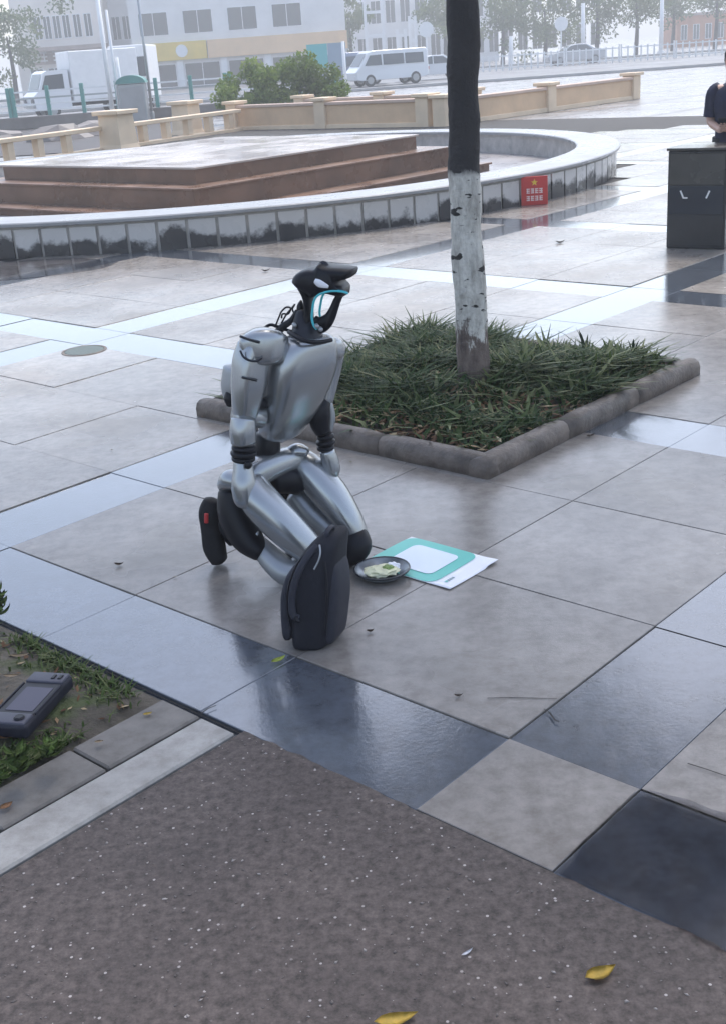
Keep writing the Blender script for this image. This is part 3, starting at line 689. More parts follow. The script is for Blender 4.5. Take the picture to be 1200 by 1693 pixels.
# stepped platform inside the basin
plat = thing('stepped_platform', 'square brown stone platform with three steps inside the fountain', 'platform', FC)
M_step = mat('brown_step', (0.17, 0.098, 0.064, 1), .35, var=(1.4, .3), rvar=(1.6, .18, .5), bump=(20, .05))
M_topst = mat('wet_platform_top', (0.42, 0.36, 0.32, 1), .14, var=(1.1, .2), rvar=(1.0, .05, .3))
PCN = Vector((-1.9, 18.55, 0))
for nm, hd, z0, z1 in (('step', 4.2, 0.0, .10), ('step', 3.62, .10, .375), ('platform_block', 3.1, .375, .585)):
    h = hd / math.sqrt(2); bm = NB(); box(bm, PCN + Vector((0, 0, (z0 + z1) / 2)), EB * h, EA * h, (0, 0, (z1 - z0) / 2 - .0015)); obj(nm, bm, M_step, plat)
    # nosing slab on each step
    bm = NB(); box(bm, PCN + Vector((0, 0, z1 + .014)), EB * (h + .035), EA * (h + .035), (0, 0, .0145), .005); obj('tread' if nm == 'step' else 'platform_top', bm, M_step if nm == 'step' else M_topst, plat)
# red notice on the fountain wall
npy = 326
while fountain_r(gr(883, npy)) < RO + .14: npy += .5
sg = gr(883, npy); nr = Vector((-.05, -1, 0)).normalized(); tn = Vector((-nr.y, nr.x, 0)); sc_ = sg + Vector((0, 0, .165))
notice = thing('notice_board', 'small red notice with yellow emblem on the fountain wall', 'sign', sg)
M_nred = mat('red_board', (0.52, 0.045, 0.04, 1), .4, var=(4, .1)); M_nyel = mat('yellow_print', (0.75, 0.5, 0.06, 1), .5); M_nwh = mat('white_print', (0.75, 0.6, 0.58, 1), .5)
bm = NB(); box(bm, sc_, tn * .155, nr * .008, (0, 0, .165), .004); board = obj('board', bm, M_nred, notice)
bm = NB(); st = []
for k in range(10):
    a = PI / 2 + k * PI / 5; r = .042 if k % 2 == 0 else .018; st.append(sc_ + nr * .0095 + tn * (r * math.cos(a)) + Vector((0, 0, .095 + r * math.sin(a))))
poly(bm, st); obj('emblem', bm, M_nyel, board)
for row, z in enumerate((.0, -.085)):
    for k in range(4):
        bm = NB(); c = sc_ + nr * .0095 + tn * ((k - 1.5) * .05) + Vector((0, 0, z))
        for dz in (-.022, 0, .022): box(bm, c + Vector((0, 0, dz)), tn * .019, nr * .001, (0, 0, .006))
        box(bm, c + tn * (.008 * (1 if (k + row) % 2 else -1)), tn * .005, nr * .0012, (0, 0, .028)); obj('print_mark', bm, M_nwh, board)

# ------------------------------------------------------------------ tan walls and balustrade behind the fountain
WC = Vector((2.7, 30.9, 0))
def wallrun(label, a, b_, npan, h):
    a, b_ = Vector(a), Vector(b_); d = (b_ - a).normalized(); s = Vector((-d.y, d.x, 0)); L_ = (b_ - a).length
    r_ = thing('garden_wall', label, 'wall', a.lerp(b_, .5))
    for k in range(npan):
        p0 = a + d * (L_ * k / npan + .18); p1 = a + d * (L_ * (k + 1) / npan - .18); c = p0.lerp(p1, .5); hl = (p1 - p0).length / 2
        bm = NB(); box(bm, c + Vector((0, 0, h / 2 - .06)), d * hl, s * .11, (0, 0, h / 2 - .02)); obj('panel', bm, M_tan, r_)
        bm = NB(); box(bm, c + Vector((0, 0, h - .04)), d * hl, s * .17, (0, 0, .04), .012); obj('cap', bm, M_pinkst, r_)
        bm = NB(); box(bm, c + Vector((0, 0, .03)), d * hl, s * .16, (0, 0, .06), .01); obj('plinth', bm, M_tan2, r_)
    for k in range(npan + 1):
        c = a + d * (L_ * k / npan); bm = NB(); box(bm, c + Vector((0, 0, h / 2)), d * .2, s * .2, (0, 0, h / 2 + .03), .015); pl = obj('pillar', bm, M_tan2, r_)
        bm = NB(); box(bm, c + Vector((0, 0, h + .075)), d * .27, s * .27, (0, 0, .045), .015); obj('pillar_cap', bm, M_tan2, pl)
    return r_
wallrun('long tan stone wall running back to the right from the corner', WC, WC + EB * 9.2, 2, .62)
wallrun('tan stone wall with panels left of the dark trunk', WC + EA * .55, WC + EA * 7.6, 2, .66)
wallrun('low tan wall half hidden behind the corner of the front walls', WC + EA * 1.5 + EB * 3.2, WC + EA * 8 + EB * 3.2, 2, .62)
# balustrade left
b0, b1 = Vector((-8.6, 25.9, 0)), Vector((-2.75, 35.6, 0)); bd = (b1 - b0).normalized(); bs = Vector((-bd.y, bd.x, 0)); bl_ = (b1 - b0).length
bal = thing('balustrade', 'low tan stone balustrade with square posts left of the garden wall', 'balustrade', b0.lerp(b1, .5))
bm = NB(); box(bm, b0.lerp(b1, .5) + Vector((0, 0, .52)), bd * (bl_ / 2), bs * .14, (0, 0, .05), .012); obj('rail', bm, M_tan2, bal)
bm = NB(); box(bm, b0.lerp(b1, .5) + Vector((0, 0, .02)), bd * (bl_ / 2), bs * .15, (0, 0, .05), .012); obj('base_course', bm, M_tan2, bal)
for k in range(12):
    c = b0 + bd * (bl_ * (k + .5) / 12); bm = NB()
    if k == 5: continue
    box(bm, c + Vector((0, 0, .27)), bd * .10, bs * .10, (0, 0, .2), .01); obj('post', bm, M_tan2, bal)
def pier(label, c, hw, h):
    r_ = thing('stone_pier', label, 'pier', c)
    bm = NB(); rs = [[c + bd * (x * q) + bs * (y * q) + Vector((0, 0, z)) for x, y in ((-1, -1), (1, -1), (1, 1), (-1, 1))] for q, z in ((hw * 1.25, -.02), (hw * 1.1, .12), (hw, h * .9), (hw, h))]
    rings(bm, rs); obj('shaft', bm, M_tan2, r_)
    bm = NB(); box(bm, c + Vector((0, 0, h + .05)), bd * hw * 1.35, bs * hw * 1.35, (0, 0, .05), .015); obj('cap', bm, M_tan2, r_)
pier('tan stone pier with flared foot standing midway along the balustrade', Vector((-5.35, 30.6, 0)), .30, .82)
pier('tan stone pier beside the far end of the balustrade', Vector((-4.2, 35.5, 0)), .28, .8)
# dark low hedge / pond beyond the balustrade
M_pond = mat('dark_pond', (0.035, 0.028, 0.025, 1), .6, var=(.8, .4)); M_pondk = mat('dull_stone', (0.20, 0.175, 0.16, 1), .6, var=(1, .25))
bm = NB(); poly(bm, [(-40, 34, -.01), (-6.3, 31, -.01), (-3.6, 37.2, -.01), (-4.5, 45, -.01), (-40, 46, -.01)]); struct('pond', bm, M_pond)
def rocks(label, c, n, s):
    r_ = thing('rockery', label, 'rocks', c)
    for k in range(n):
        bm = NB(); bmesh.ops.create_icosphere(bm, subdivisions=2, radius=1)
        q = Vector((random.uniform(-1, 1) * s, random.uniform(-.3, .3) * s, 0)); sc = Vector((random.uniform(.5, 1.3), random.uniform(.4, .8), random.uniform(.25, .45)))
        for v_ in bm.verts: v_.co = Vector((v_.co.x * sc.x, v_.co.y * sc.y, v_.co.z * sc.z)) * (1 + .35 * mnoise.noise(v_.co * 1.6 + q)) + c + q
        obj('rock', bm, M_pondk, r_, smooth=False)
rocks('dull flat rocks edging the dark pond at far left', Vector((-10.5, 38.5, 0)), 7, 3)
bm = NB(); bxz(bm, -30, -3.4, 47.2, 47.7, -.02, .42, .02); tag(obj('kerb_wall', bm, M_pondk), 'low grey kerb wall beneath the green and white railing', 'wall')

# ------------------------------------------------------------------ black podium and the person behind it
pA, pB = gr(1100, 410), gr(1196, 413); pd = (pB - pA).normalized(); pn = Vector((pd.y, -pd.x, 0)); PW = (pB - pA).length
if pn.y > 0: pn = -pn
PH = .835; pcx = pA + pd * (PW / 2) - pn * .24
pod = thing('podium', 'glossy black box podium at the right frame edge', 'podium', pcx)
M_pod = mat('black_gloss', (0.02, 0.021, 0.025, 1), .18, var=(3, .3), rvar=(2, .12, .3)); M_podg = mat('grey_gloss_panel', (0.055, 0.053, 0.05, 1), .2, var=(2.5, .3), rvar=(2, .12, .3)); M_podn = mat('navy_glass', (0.012, 0.018, 0.03, 1), .06)
bm = NB(); box(bm, pcx + Vector((0, 0, PH / 2)), pd * (PW / 2), pn * .24, (0, 0, PH / 2), .008); obj('cabinet', bm, M_pod, pod)
bm = NB(); box(bm, pcx + Vector((0, 0, PH + .012)), pd * (PW / 2 + .012), pn * .255, (0, 0, .011), .004); obj('top_board', bm, M_podg, pod)
fc = pcx + pn * .244
for nm, z0, z1, mt in (('front_panel', .55, .815, M_podg), ('front_window', .30, .54, M_podn), ('front_panel', .03, .29, M_pod)):
    bm = NB(); box(bm, fc + Vector((0, 0, (z0 + z1) / 2)), pd * (PW / 2 - .02), pn * .006, (0, 0, (z1 - z0) / 2), .003); pnl = obj(nm, bm, mt, pod)
    if nm == 'front_window':
        for s, x in ((-1, -.125), (1, .105)):
            bm = NB(); c = fc + pn * .009 + pd * x + Vector((0, 0, .47)); dd = (Vector((0, 0, 1)) + pd * (.45 * s)).normalized(); box(bm, c, dd * .035, pn * .002, dd.cross(pn) * .007)
            if s < 0: box(bm, c + pd * .03 + Vector((0, 0, -.03)), pd * .02, pn * .002, (0, 0, .006))
            obj('slanted_mark', bm, M_white, pnl)

# person: one skinned body; clothes and hair are children
M_skin = mat('skin', (0.50, 0.31, 0.24, 1), .5, var=(20, .08)); M_navy = mat('navy_cloth', (0.014, 0.018, 0.048, 1), .8, var=(14, .25), bump=(60, .2)); M_trs = mat('black_trousers', (0.015, 0.015, 0.018, 1), .8, bump=(60, .2)); M_hair = mat('black_hair', (0.012, 0.01, 0.01, 1), .45, bump=(200, .4))
pp = at(1212, 180, 11.15); pb = Vector((pp.x + .03, 11.2, 0))
person = thing('person', 'person in navy short sleeved shirt looking at phone behind black podium', 'person', pb)
fd = Vector((-.55, -.83, 0)).normalized(); ld = Vector((-fd.y, fd.x, 0)); Z = Vector((0, 0, 1))   # facing camera-left; ld = person's left (image right)
def pq(s, f_, z): return pb + ld * s + fd * f_ + Z * z
K = 0.93
sk = {}
verts, edges, rad = [], [], []
def sv_(p, r, par=None):
    verts.append(p); rad.append(r); i = len(verts) - 1
    if par is not None: edges.append((par, i))
    return i
pel = sv_(pq(0, 0, .92 * K), .125); wa = sv_(pq(0, .01, 1.08 * K), .115, pel); ch = sv_(pq(0, .03, 1.27 * K), .14, wa); nk0 = sv_(pq(0, .045, 1.42 * K), .075, ch); nk = sv_(pq(0, .065, 1.49 * K), .05, nk0)
hd0 = sv_(pq(0, .11, 1.57 * K), .075, nk); hd1 = sv_(pq(0, .10, 1.66 * K), .085, hd0); hd2 = sv_(pq(0, .085, 1.71 * K), .06, hd1)
for s in (-1, 1):
    sh = sv_(pq(.165 * s, .03, 1.36 * K), .068, ch); el = sv_(pq(.215 * s, .03, 1.08 * K), .043, sh); wr = sv_(pq(.06 * s, .245, 1.02 * K), .029, el)
    pm = sv_(pq(.03 * s, .30, 1.03 * K), .032, wr); pk = sv_(pq(.012 * s, .335, 1.045 * K), .028, pm)
    for q in range(4):
        o1 = (q - 1.5) * .019; a = sv_(pq(.006 * s, .35 - abs(o1) * .2, 1.05 * K + o1), .009, pk); b2 = sv_(pq(-.012 * s, .368, 1.062 * K + o1), .0085, a); sv_(pq(-.034 * s, .36, 1.068 * K + o1), .0075, b2)
    t1 = sv_(pq(.03 * s, .30, 1.065 * K), .011, pm); sv_(pq(.015 * s, .322, 1.09 * K), .009, t1)
    hp = sv_(pq(.085 * s, 0, .86 * K), .09, pel); kn = sv_(pq(.10 * s, .02, .48 * K), .06, hp); an = sv_(pq(.10 * s, -.02, .08), .038, kn); sv_(pq(.105 * s, .12, .035), .033, an)
me = bpy.data.meshes.new('body'); me.from_pydata([v - Vector((0, 0, 0)) for v in verts], edges, []); me.update()
bo = mobj('body', me, M_skin, person); md = bo.modifiers.new('skin', 'SKIN'); md.use_smooth_shade = True
for i, r in enumerate(rad): me.skin_vertices[0].data[i].radius = (r, r)
me.skin_vertices[0].data[0].use_root = True
bo.modifiers.new('sub', 'SUBSURF').levels = 2; bo.modifiers['sub'].render_levels = 2
bm = NB(); limb(bm, [pq(0, 0, .84 * K), pq(0, .01, 1.05 * K), pq(0, .025, 1.25 * K), pq(0, .03, 1.38 * K), pq(0, .042, 1.445 * K)], [(.175, .125), (.165, .125), (.185, .135), (.165, .11), (.075, .07)], n=28, ref=fd, e=2.4, capr=False)
shirt = obj('shirt', bm, M_navy, person, smooth=True)
for s in (-1, 1):
    bm = NB(); limb(bm, [pq(.13 * s, .03, 1.385 * K), pq(.178 * s, .03, 1.34 * K), pq(.203 * s, .03, 1.21 * K), pq(.212 * s, .03, 1.13 * K)], [.07, .08, .068, .066], n=18, capr=False); obj('sleeve', bm, M_navy, shirt, smooth=True)
bm = NB()
for s in (-1, 1): limb(bm, [pq(.08 * s, 0, .93 * K), pq(.09 * s, .0, .8 * K), pq(.10 * s, .02, .48 * K), pq(.10 * s, -.02, .07)], [.115, .105, .08, .065], n=18, capr=False)
obj('trousers', bm, M_trs, person, smooth=True)
bm = NB(); bmesh.ops.create_icosphere(bm, subdivisions=3, radius=1)
hc = pq(0, .075, 1.665 * K)
for v_ in bm.verts:
    c = v_.co.copy(); f_ = c.y; z = c.z
    k_ = 1 if not (f_ > .25 and z < .55) else .72
    v_.co = hc + ld * (c.x * .098 * k_) + fd * (c.y * .112 * k_ - .012) + Z * (c.z * .115 + .01 - (.03 if c.y < 0 and z < 0 else 0))
obj('hair', bm, M_hair, person, smooth=True)
bm = NB(); limb(bm, [pq(-.02, -.03, 1.6 * K), pq(-.06, -.03, 1.53 * K), pq(-.085, 0, 1.44 * K)], [.04, .035, .012], n=12); obj('ponytail', bm, M_hair, person, smooth=True)
for s in (-1, 1):
    bm = NB(); bmesh.ops.create_icosphere(bm, subdivisions=2, radius=.011, matrix=Matrix.Translation(pq(.03 * s, .188, 1.625 * K))); obj('eye', bm, M_black, person, smooth=True)
bm = NB(); limb(bm, [pq(0, .185, 1.625 * K), pq(0, .205, 1.59 * K)], [.009, .014], n=10); obj('nose', bm, M_skin, person, smooth=True)
bm = NB(); limb(bm, [pq(-.022, .186, 1.555 * K), pq(0, .192, 1.553 * K), pq(.022, .186, 1.555 * K)], [.004, .007, .004], n=8); obj('mouth', bm, M_red, person, smooth=True)
ph = thing('phone', 'dark phone held in both hands by the person in navy', 'phone', pq(0, .355, 1.07 * K))
bm = NB(); dd = (fd * .6 + Z * .8).normalized(); box(bm, pq(0, .352, 1.075 * K), dd * .08, ld * .036, dd.cross(ld) * .004, .003); bodyp = obj('case', bm, M_black, ph)
bm = NB(); box(bm, pq(0, .352, 1.075 * K) + (ld.cross(dd)).normalized() * .0045, dd * .074, ld * .032, ld.cross(dd) * .0006); obj('screen', bm, M_podn, bodyp)
# ------------------------------------------------------------------ the kneeling robot
robot = thing('humanoid_robot', 'kneeling silver humanoid robot with black open frame head and cyan light strip', 'robot', gr(460, 935))
RF = Vector((.62, -.78, 0)).normalized(); RL = Vector((-RF.y, RF.x, 0)); Z = Vector((0, 0, 1))
def L3(name, bm, m_, par=None, sm=True): return obj(name, bm, m_, par or robot, smooth=sm)
def ribs(c_list, wl, dl, fwd, e=2.6, n=36, k=5, skew=None):
    """vertical loft of superellipse sections; wl lateral half-width, dl depth half-width"""
    C_ = catmull([Vector(c) for c in c_list], k); W_ = catmull(wl, k); D_ = catmull(dl, k); lt = Vector((-fwd.y, fwd.x, 0)); rs = []
    up_ = (C_[0] - C_[-1]).normalized()
    for c, a, b_ in zip(C_, W_, D_):
        o_ = []
        for j in range(n):
            t = 2 * PI * j / n; cc, ss = math.cos(t), math.sin(t)
            x = math.copysign(abs(cc) ** (2 / e), cc) * a; y = math.copysign(abs(ss) ** (2 / e), ss) * b_
            o_.append(c + lt * x + fwd * y)
        rs.append(o_)
    return rs
TYc = 4.15
cs = [at(x, y, Y) for x, y, Y in ((505, 553, 4.13), (504, 560, 4.13), (503, 575, 4.13), (499, 605, 4.13), (491, 640, 4.14), (480, 676, 4.15), (470, 703, 4.16), (465, 720, 4.17), (464, 726, 4.17))]
bm = NB(); rings(bm, ribs(cs, [.06, .098, .122, .133, .128, .112, .094, .072, .04], [.045, .066, .079, .087, .09, .082, .068, .052, .03], RF, e=3.0))
torso = L3('torso', bm, M_silver)
# collar, black neck cone and its cables
bm = NB(); limb(bm, [at(507, 563, 4.13), at(506, 550, 4.13), at(502, 534, 4.14), at(499, 516, 4.15)], [(.075, .06), (.058, .05), (.04, .038), (.022, .024)], n=20, ref=RF); neck = L3('neck', bm, M_dark)
bm = NB(); limb(bm, [at(478, 549, 4.1), at(500, 562, 4.03), at(525, 566, 4.05), at(548, 562, 4.1)], [.008, .008, .008, .008], n=8); L3('collar_seam', bm, M_black, torso)
bm = NB(); limb(bm, [at(458, 552, 4.2), at(468, 540, 4.19), at(482, 530, 4.17), at(492, 515, 4.15)], [.016, .014, .012, .010], n=10); L3('neck_bracket', bm, M_dark)
def cable(pts, r=.0035): 
    bm = NB(); limb(bm, [at(*p) for p in pts], [r] * len(pts), n=6, k=6); L3('cable', bm, M_black)
cable([(455, 541, 4.18), (462, 524, 4.18), (466, 515, 4.18), (474, 508, 4.18), (481, 510, 4.17), (477, 519, 4.17), (468, 519, 4.17), (466, 526, 4.17)])
cable([(466, 534, 4.17), (474, 520, 4.17), (484, 508, 4.17), (488, 503, 4.17), (484, 512, 4.17), (490, 522, 4.16)])
cable([(437, 543, 4.2), (447, 537, 4.2), (460, 540, 4.19), (476, 546, 4.18), (488, 549, 4.16)], .006)
bm = NB(); limb(bm, [at(497, 516, 4.16), at(497, 506, 4.16), at(498, 497, 4.17)], [.014, .013, .004], n=10); L3('sensor_stub', bm, M_black)
for x, y in ((486, 538), (523, 540), (529, 545)):
    bm = NB(); c = at(x, y, 4.06 if x > 500 else 4.1); cyl(bm, c + Vector((0, .02, 0)), c + Vector((.004, -.012, .002)), .008, n=12, bev=.002); L3('bolt', bm, M_silver2, neck)

# head: shell cap, rear column, jaw frame, light strip
HF = Vector((.95, -.31, 0)).normalized(); HL = Vector((-HF.y, HF.x, 0)); HY = 4.12
def hp_(x, y, off=0.0):
    """pixel to a point on the head's middle plane (through HY, facing HF), shifted sideways"""
    d = ray(x, y); c0 = at(532, 490, HY) - HL * abs(off); n_ = HL
    o_ = Vector((0, 0, CAM_H)); t = (c0 - o_).dot(n_) / d.dot(n_); return o_ + d * t + HL * (2 * off if off > 0 else 0)
def slabform(outline, hw, prof=((-1, .72), (-.86, .9), (-.5, .99), (0, 1), (.5, .99), (.86, .9), (1, .72))):
    """rounded solid from a side outline: sections across the width, shrinking to both sides"""
    pts = [hp_(x, y) for x, y in catmull([Vector(q) for q in outline] + [Vector(outline[0])], 3)[:-1]]
    c = sum(pts, Vector()) / len(pts)
    rs = [[c + (p - c) * s + HL * (hw * o_) for p in pts] for o_, s in prof]
    bm = NB(); rings(bm, rs); return bm
head = L3('head_shell', slabform([(487, 464), (490, 455), (499, 447), (512, 443), (524, 442), (531, 434), (537, 436), (548, 439), (564, 440), (582, 442), (588, 444), (587, 452), (582, 457), (571, 457), (566, 461), (567, 468), (573, 474), (575, 481), (572, 488), (560, 486), (545, 483), (530, 486), (520, 490), (513, 484), (504, 478), (494, 472)], .062), M_black)
bm = NB(); limb(bm, [hp_(503, 472), hp_(509, 487), hp_(511, 505), hp_(511, 525), hp_(513, 550)], [(.045, .022), (.042, .018), (.038, .014), (.038, .014), (.045, .022)], n=16, ref=HF); L3('rear_column', bm, M_black)
bm = NB(); limb(bm, [hp_(563, 486), hp_(557, 498), hp_(552, 511), hp_(546, 524), hp_(538, 533), hp_(528, 538), hp_(518, 534)], [(.012, .009), (.014, .010), (.016, .011), (.02, .012), (.026, .014), (.030, .015), (.03, .013)], n=14, ref=HL); L3('jaw_frame', bm, M_black)
for s in (-1, 1):
    lp = [(575, 485, .052), (566, 482, .058), (550, 481, .060), (534, 484, .059), (524, 490, .055), (519, 499, .048), (517, 512, .044), (516, 526, .042), (519, 538, .042), (524, 544, .042)]
    if s > 0: lp = lp[2:]
    bm = NB(); limb(bm, [hp_(x, y, o_ * s) for x, y, o_ in lp], [.0042] * len(lp), n=8, k=5); L3('light_strip', bm, M_cyan, head)
bm = NB(); limb(bm, [hp_(521, 464, -.061), hp_(529, 469, -.063), hp_(543, 474, -.061)], [(.004, .009), (.004, .014), (.004, .006)], n=10, ref=Z); L3('side_patch', bm, M_paper, head)  # plain white patch on the near side of the head shell
bm = NB(); limb(bm, [hp_(530, 442, 0), hp_(535, 437, 0), hp_(541, 441, 0)], [.012, .014, .01], n=10); L3('top_sensor', bm, M_dark, head)

# right arm (image left): shoulder block, upper arm, elbow, forearm, wrist rings, hand cup
bm = NB(); limb(bm, [at(462, 572, 4.08), at(448, 572, 4.06), at(428, 573, 4.05), at(409, 578, 4.05)], [(.05, .045), (.066, .062), (.064, .064), (.052, .052)], n=32, ref=Z, e=4.0); sh = L3('shoulder', bm, M_silver)
bm = NB(); limb(bm, [at(398, 556, 4.0), at(414, 562, 3.975), at(429, 566, 3.985)], [.005, .005, .005], n=8); L3('panel_groove', bm, M_dark, sh)
bm = NB(); limb(bm, [at(421, 572, 4.05), at(415, 600, 4.04), at(411, 635, 4.03), at(407, 668, 4.03), at(404, 690, 4.04)], [(.052, .05), (.057, .055), (.053, .053), (.043, .046), (.036, .04)], n=32, ref=RF, e=3.8); ua = L3('upper_arm', bm, M_silver)
bm = NB(); box(bm, at(413, 626, 3.966), (.026, -.002, -.007), (0, .012, 0), (0, 0, .0024)); L3('panel_groove', bm, M_black, ua, False)
bm = NB(); limb(bm, [at(398, 580, 3.985), at(403, 590, 3.975), at(413, 596, 3.969), at(425, 597, 3.966), at(433, 592, 3.97)], [.004] * 5, n=8); L3('panel_groove', bm, M_dark, ua)
bm = NB(); limb(bm, [at(388, 610, 4.16), at(386, 640, 4.16), at(384, 662, 4.15)], [(.03, .05), (.034, .055), (.022, .035)], n=18, ref=RF, e=2.6); L3('back_housing', bm, M_silver2)
bm = NB(); limb(bm, [at(383, 650, 4.14), at(382, 660, 4.14), at(381, 670, 4.14)], [.022, .026, .015], n=14); L3('back_joint', bm, M_black)
bm = NB(); cyl(bm, at(436, 690, 4.08), at(388, 686, 4.02), .040, .036, 22, .007); L3('elbow', bm, M_silver)
bm = NB(); cyl(bm, at(440, 667, 4.08), at(408, 666, 4.05), .022, .022, 18, .005); L3('elbow_bracket', bm, M_dark)
bm = NB(); limb(bm, [at(403, 692, 4.02), at(402, 712, 4.01), at(403, 732, 4.01)], [(.040, .042), (.044, .044), (.042, .042)], n=22, ref=RF, e=2.6, capr=False); L3('forearm', bm, M_silver)
for y in (740, 749, 758):
    bm = NB(); cyl(bm, at(403, y - 3.6, 4.01), at(403, y + 3.6, 4.01), .043 if y != 749 else .047, None, 24, .004); L3('wrist_ring', bm, M_black)
bm = NB(); limb(bm, [at(402, 764, 4.01), at(403, 782, 4.0), at(404, 802, 3.99), at(406, 824, 3.985), at(407, 832, 3.985)], [(.032, .034), (.037, .038), (.044, .044), (.042, .042), (.036, .036)], n=22, ref=RF, e=2.4); hc_ = L3('hand_cup', bm, M_silver)
bm = NB(); cyl(bm, at(410, 768, 3.96), at(411, 770, 3.945), .014, None, 14, .003); L3('socket', bm, M_black, hc_)
# left arm (image right)
bm = NB(); limb(bm, [at(536, 576, 4.18), at(550, 577, 4.22), at(560, 582, 4.24)], [(.04, .04), (.042, .044), (.032, .034)], n=20, ref=Z, e=2.8); L3('shoulder', bm, M_silver)
bm = NB(); limb(bm, [at(551, 586, 4.24), at(547, 612, 4.24), at(542, 640, 4.23), at(538, 662, 4.22)], [(.036, .04), (.034, .038), (.030, .034), (.026, .03)], n=20, ref=RF, e=2.6); ua2 = L3('upper_arm', bm, M_silver)
for y in (607, 626):
    bm = NB(); box(bm, at(541, y, 4.20), (.012, 0, .006 if y == 607 else 0), (0, .006, 0), (0, 0, .003)); L3('panel_groove', bm, M_black, ua2, False)
bm = NB(); limb(bm, [at(538, 660, 4.22), at(530, 676, 4.2), at(528, 695, 4.2), at(533, 714, 4.2)], [(.022, .024), (.036, .038), (.040, .040), (.030, .032)], n=20, ref=RF); L3('elbow', bm, M_black)
bm = NB(); limb(bm, [at(545, 668, 4.24), at(548, 690, 4.24), at(545, 712, 4.23)], [.012, .016, .011], n=12); L3('elbow_link', bm, M_silver2)
for y in (722, 731, 740):
    bm = NB(); cyl(bm, at(538, y - 3.6, 4.2), at(539, y + 3.4, 4.2), .033 if y != 731 else .037, None, 22, .004); L3('wrist_ring', bm, M_black)
bm = NB(); limb(bm, [at(541, 746, 4.2), at(545, 760, 4.2), at(550, 778, 4.2), at(553, 786, 4.2)], [.029, .033, .031, .020], n=20); L3('hand_cup', bm, M_silver)
# waist and pelvis
bm = NB(); cyl(bm, at(442, 766, 4.17), at(443, 716, 4.17), .052, .046, 26, .006); L3('waist', bm, M_black)
bm = NB(); limb(bm, [at(408, 795, 4.11), at(432, 777, 4.13), at(462, 764, 4.18), at(492, 756, 4.24)], [(.065, .062), (.06, .056), (.06, .05), (.056, .046)], n=24, ref=Z, e=2.5); L3('pelvis', bm, M_silver)
bm = NB(); limb(bm, [at(455, 795, 4.16), at(475, 792, 4.18), at(495, 800, 4.2)], [.05, .056, .045], n=18); L3('hip_joint', bm, M_black)
# thighs
bm = NB(); limb(bm, [at(412, 802, 4.03), at(432, 830, 4.0), at(466, 866, 3.98), at(500, 898, 3.97), at(524, 922, 3.97)], [(.062, .060), (.070, .066), (.070, .064), (.062, .056), (.052, .048)], n=28, ref=Z, e=2.3); th1 = L3('thigh', bm, M_silver)
bm = NB(); limb(bm, [at(488, 760, 4.25), at(512, 779, 4.22), at(546, 818, 4.18), at(577, 861, 4.14), at(596, 893, 4.12)], [(.056, .052), (.068, .064), (.070, .064), (.056, .050), (.040, .036)], n=28, ref=Z, e=2.3); th2 = L3('thigh', bm, M_silver)
bm = NB(); limb(bm, [at(478, 748, 4.2), at(492, 744, 4.2), at(508, 747, 4.19)], [(.026, .02), (.036, .026), (.022, .016)], n=18, ref=Z); L3('hip_cover', bm, M_silver, th2)
# knees on the ground
k1 = gr(530, 958); k2 = gr(594, 934)
bm = NB(); limb(bm, [at(590, 878, 4.13), k2 + Vector((.0, .0, .085)), k2 + Vector((-.03, .0, .047)), k2 + Vector((-.09, .02, .045))], [(.036, .034), (.054, .05), (.046, .045), (.04, .04)], n=22, ref=Z); L3('knee', bm, M_black)
bm = NB(); limb(bm, [at(522, 920, 3.97), k1 + Vector((0, 0, .08)), k1 + Vector((-.05, .03, .05)), k1 + Vector((-.12, .06, .05))], [.052, .06, .049, .046], n=22, ref=Z); L3('knee', bm, M_black)
# shins folded back along the ground
bm = NB(); limb(bm, [k1 + Vector((-.06, .03, .052)), gr(480, 952, .05) + Vector((0, .02, .0)), gr(452, 940, .06) + Vector((0, .03, .02)), at(428, 900, 4.06)], [.045, .05, .048, .036], n=22, ref=Z); L3('shin', bm, M_silver2)
bm = NB(); limb(bm, [k2 + Vector((-.06, .02, .05)), at(548, 880, 4.17), at(512, 846, 4.22), at(490, 818, 4.25)], [.042, .045, .05, .045], n=22, ref=Z); L3('shin', bm, M_silver2)
# black actuators under the near thigh
bm = NB(); limb(bm, [at(388, 812, 4.12), at(392, 850, 4.1), at(410, 890, 4.06), at(432, 914, 4.02)], [(.06, .05), (.068, .064), (.058, .055), (.034, .034)], n=22, ref=RF, e=2.5); act = L3('knee_actuator', bm, M_black)
bm = NB(); limb(bm, [at(372, 803, 4.12), at(382, 793, 4.08), at(398, 797, 4.05)], [(.03, .03), (.042, .04), (.035, .035)], n=18, ref=Z); L3('hip_cap', bm, M_silver)
bm = NB(); c = at(426, 884, 3.985); cyl(bm, c + Vector((0, .02, 0)), c, .006, n=10); L3('bolt', bm, M_silver, act)
# feet: toes tucked, soles upright behind
def foot(px, dy, par):
    base = gr(px, 936 + dy); b_ = base + Vector((0, 0, 0))
    bm = NB(); limb(bm, [b_ + Vector((.006, .0, .024)), b_ + Vector((-.008, .01, .075)), b_ + Vector((-.014, .02, .15)), b_ + Vector((-.012, .03, .215)), b_ + Vector((.0, .034, .255))], [(.032, .042), (.043, .045), (.038, .043), (.042, .042), (.032, .033)], n=22, ref=(0, 1, 0), e=2.6); f_ = L3('foot', bm, M_rubber)
    bm = NB(); limb(bm, [b_ + Vector((-.022, -.032, .195)), b_ + Vector((-.018, -.030, .23))], [(.008, .005), (.008, .005)], n=10, ref=(0, 1, 0)); L3('red_logo_patch', bm, M_red, f_)
    bm = NB(); limb(bm, [b_ + Vector((.01, .03, .17)), b_ + Vector((.04, .03, .14)), b_ + Vector((.075, .03, .10))], [.036, .036, .04], n=16); L3('ankle', bm, M_dark)
foot(362, 0, robot)
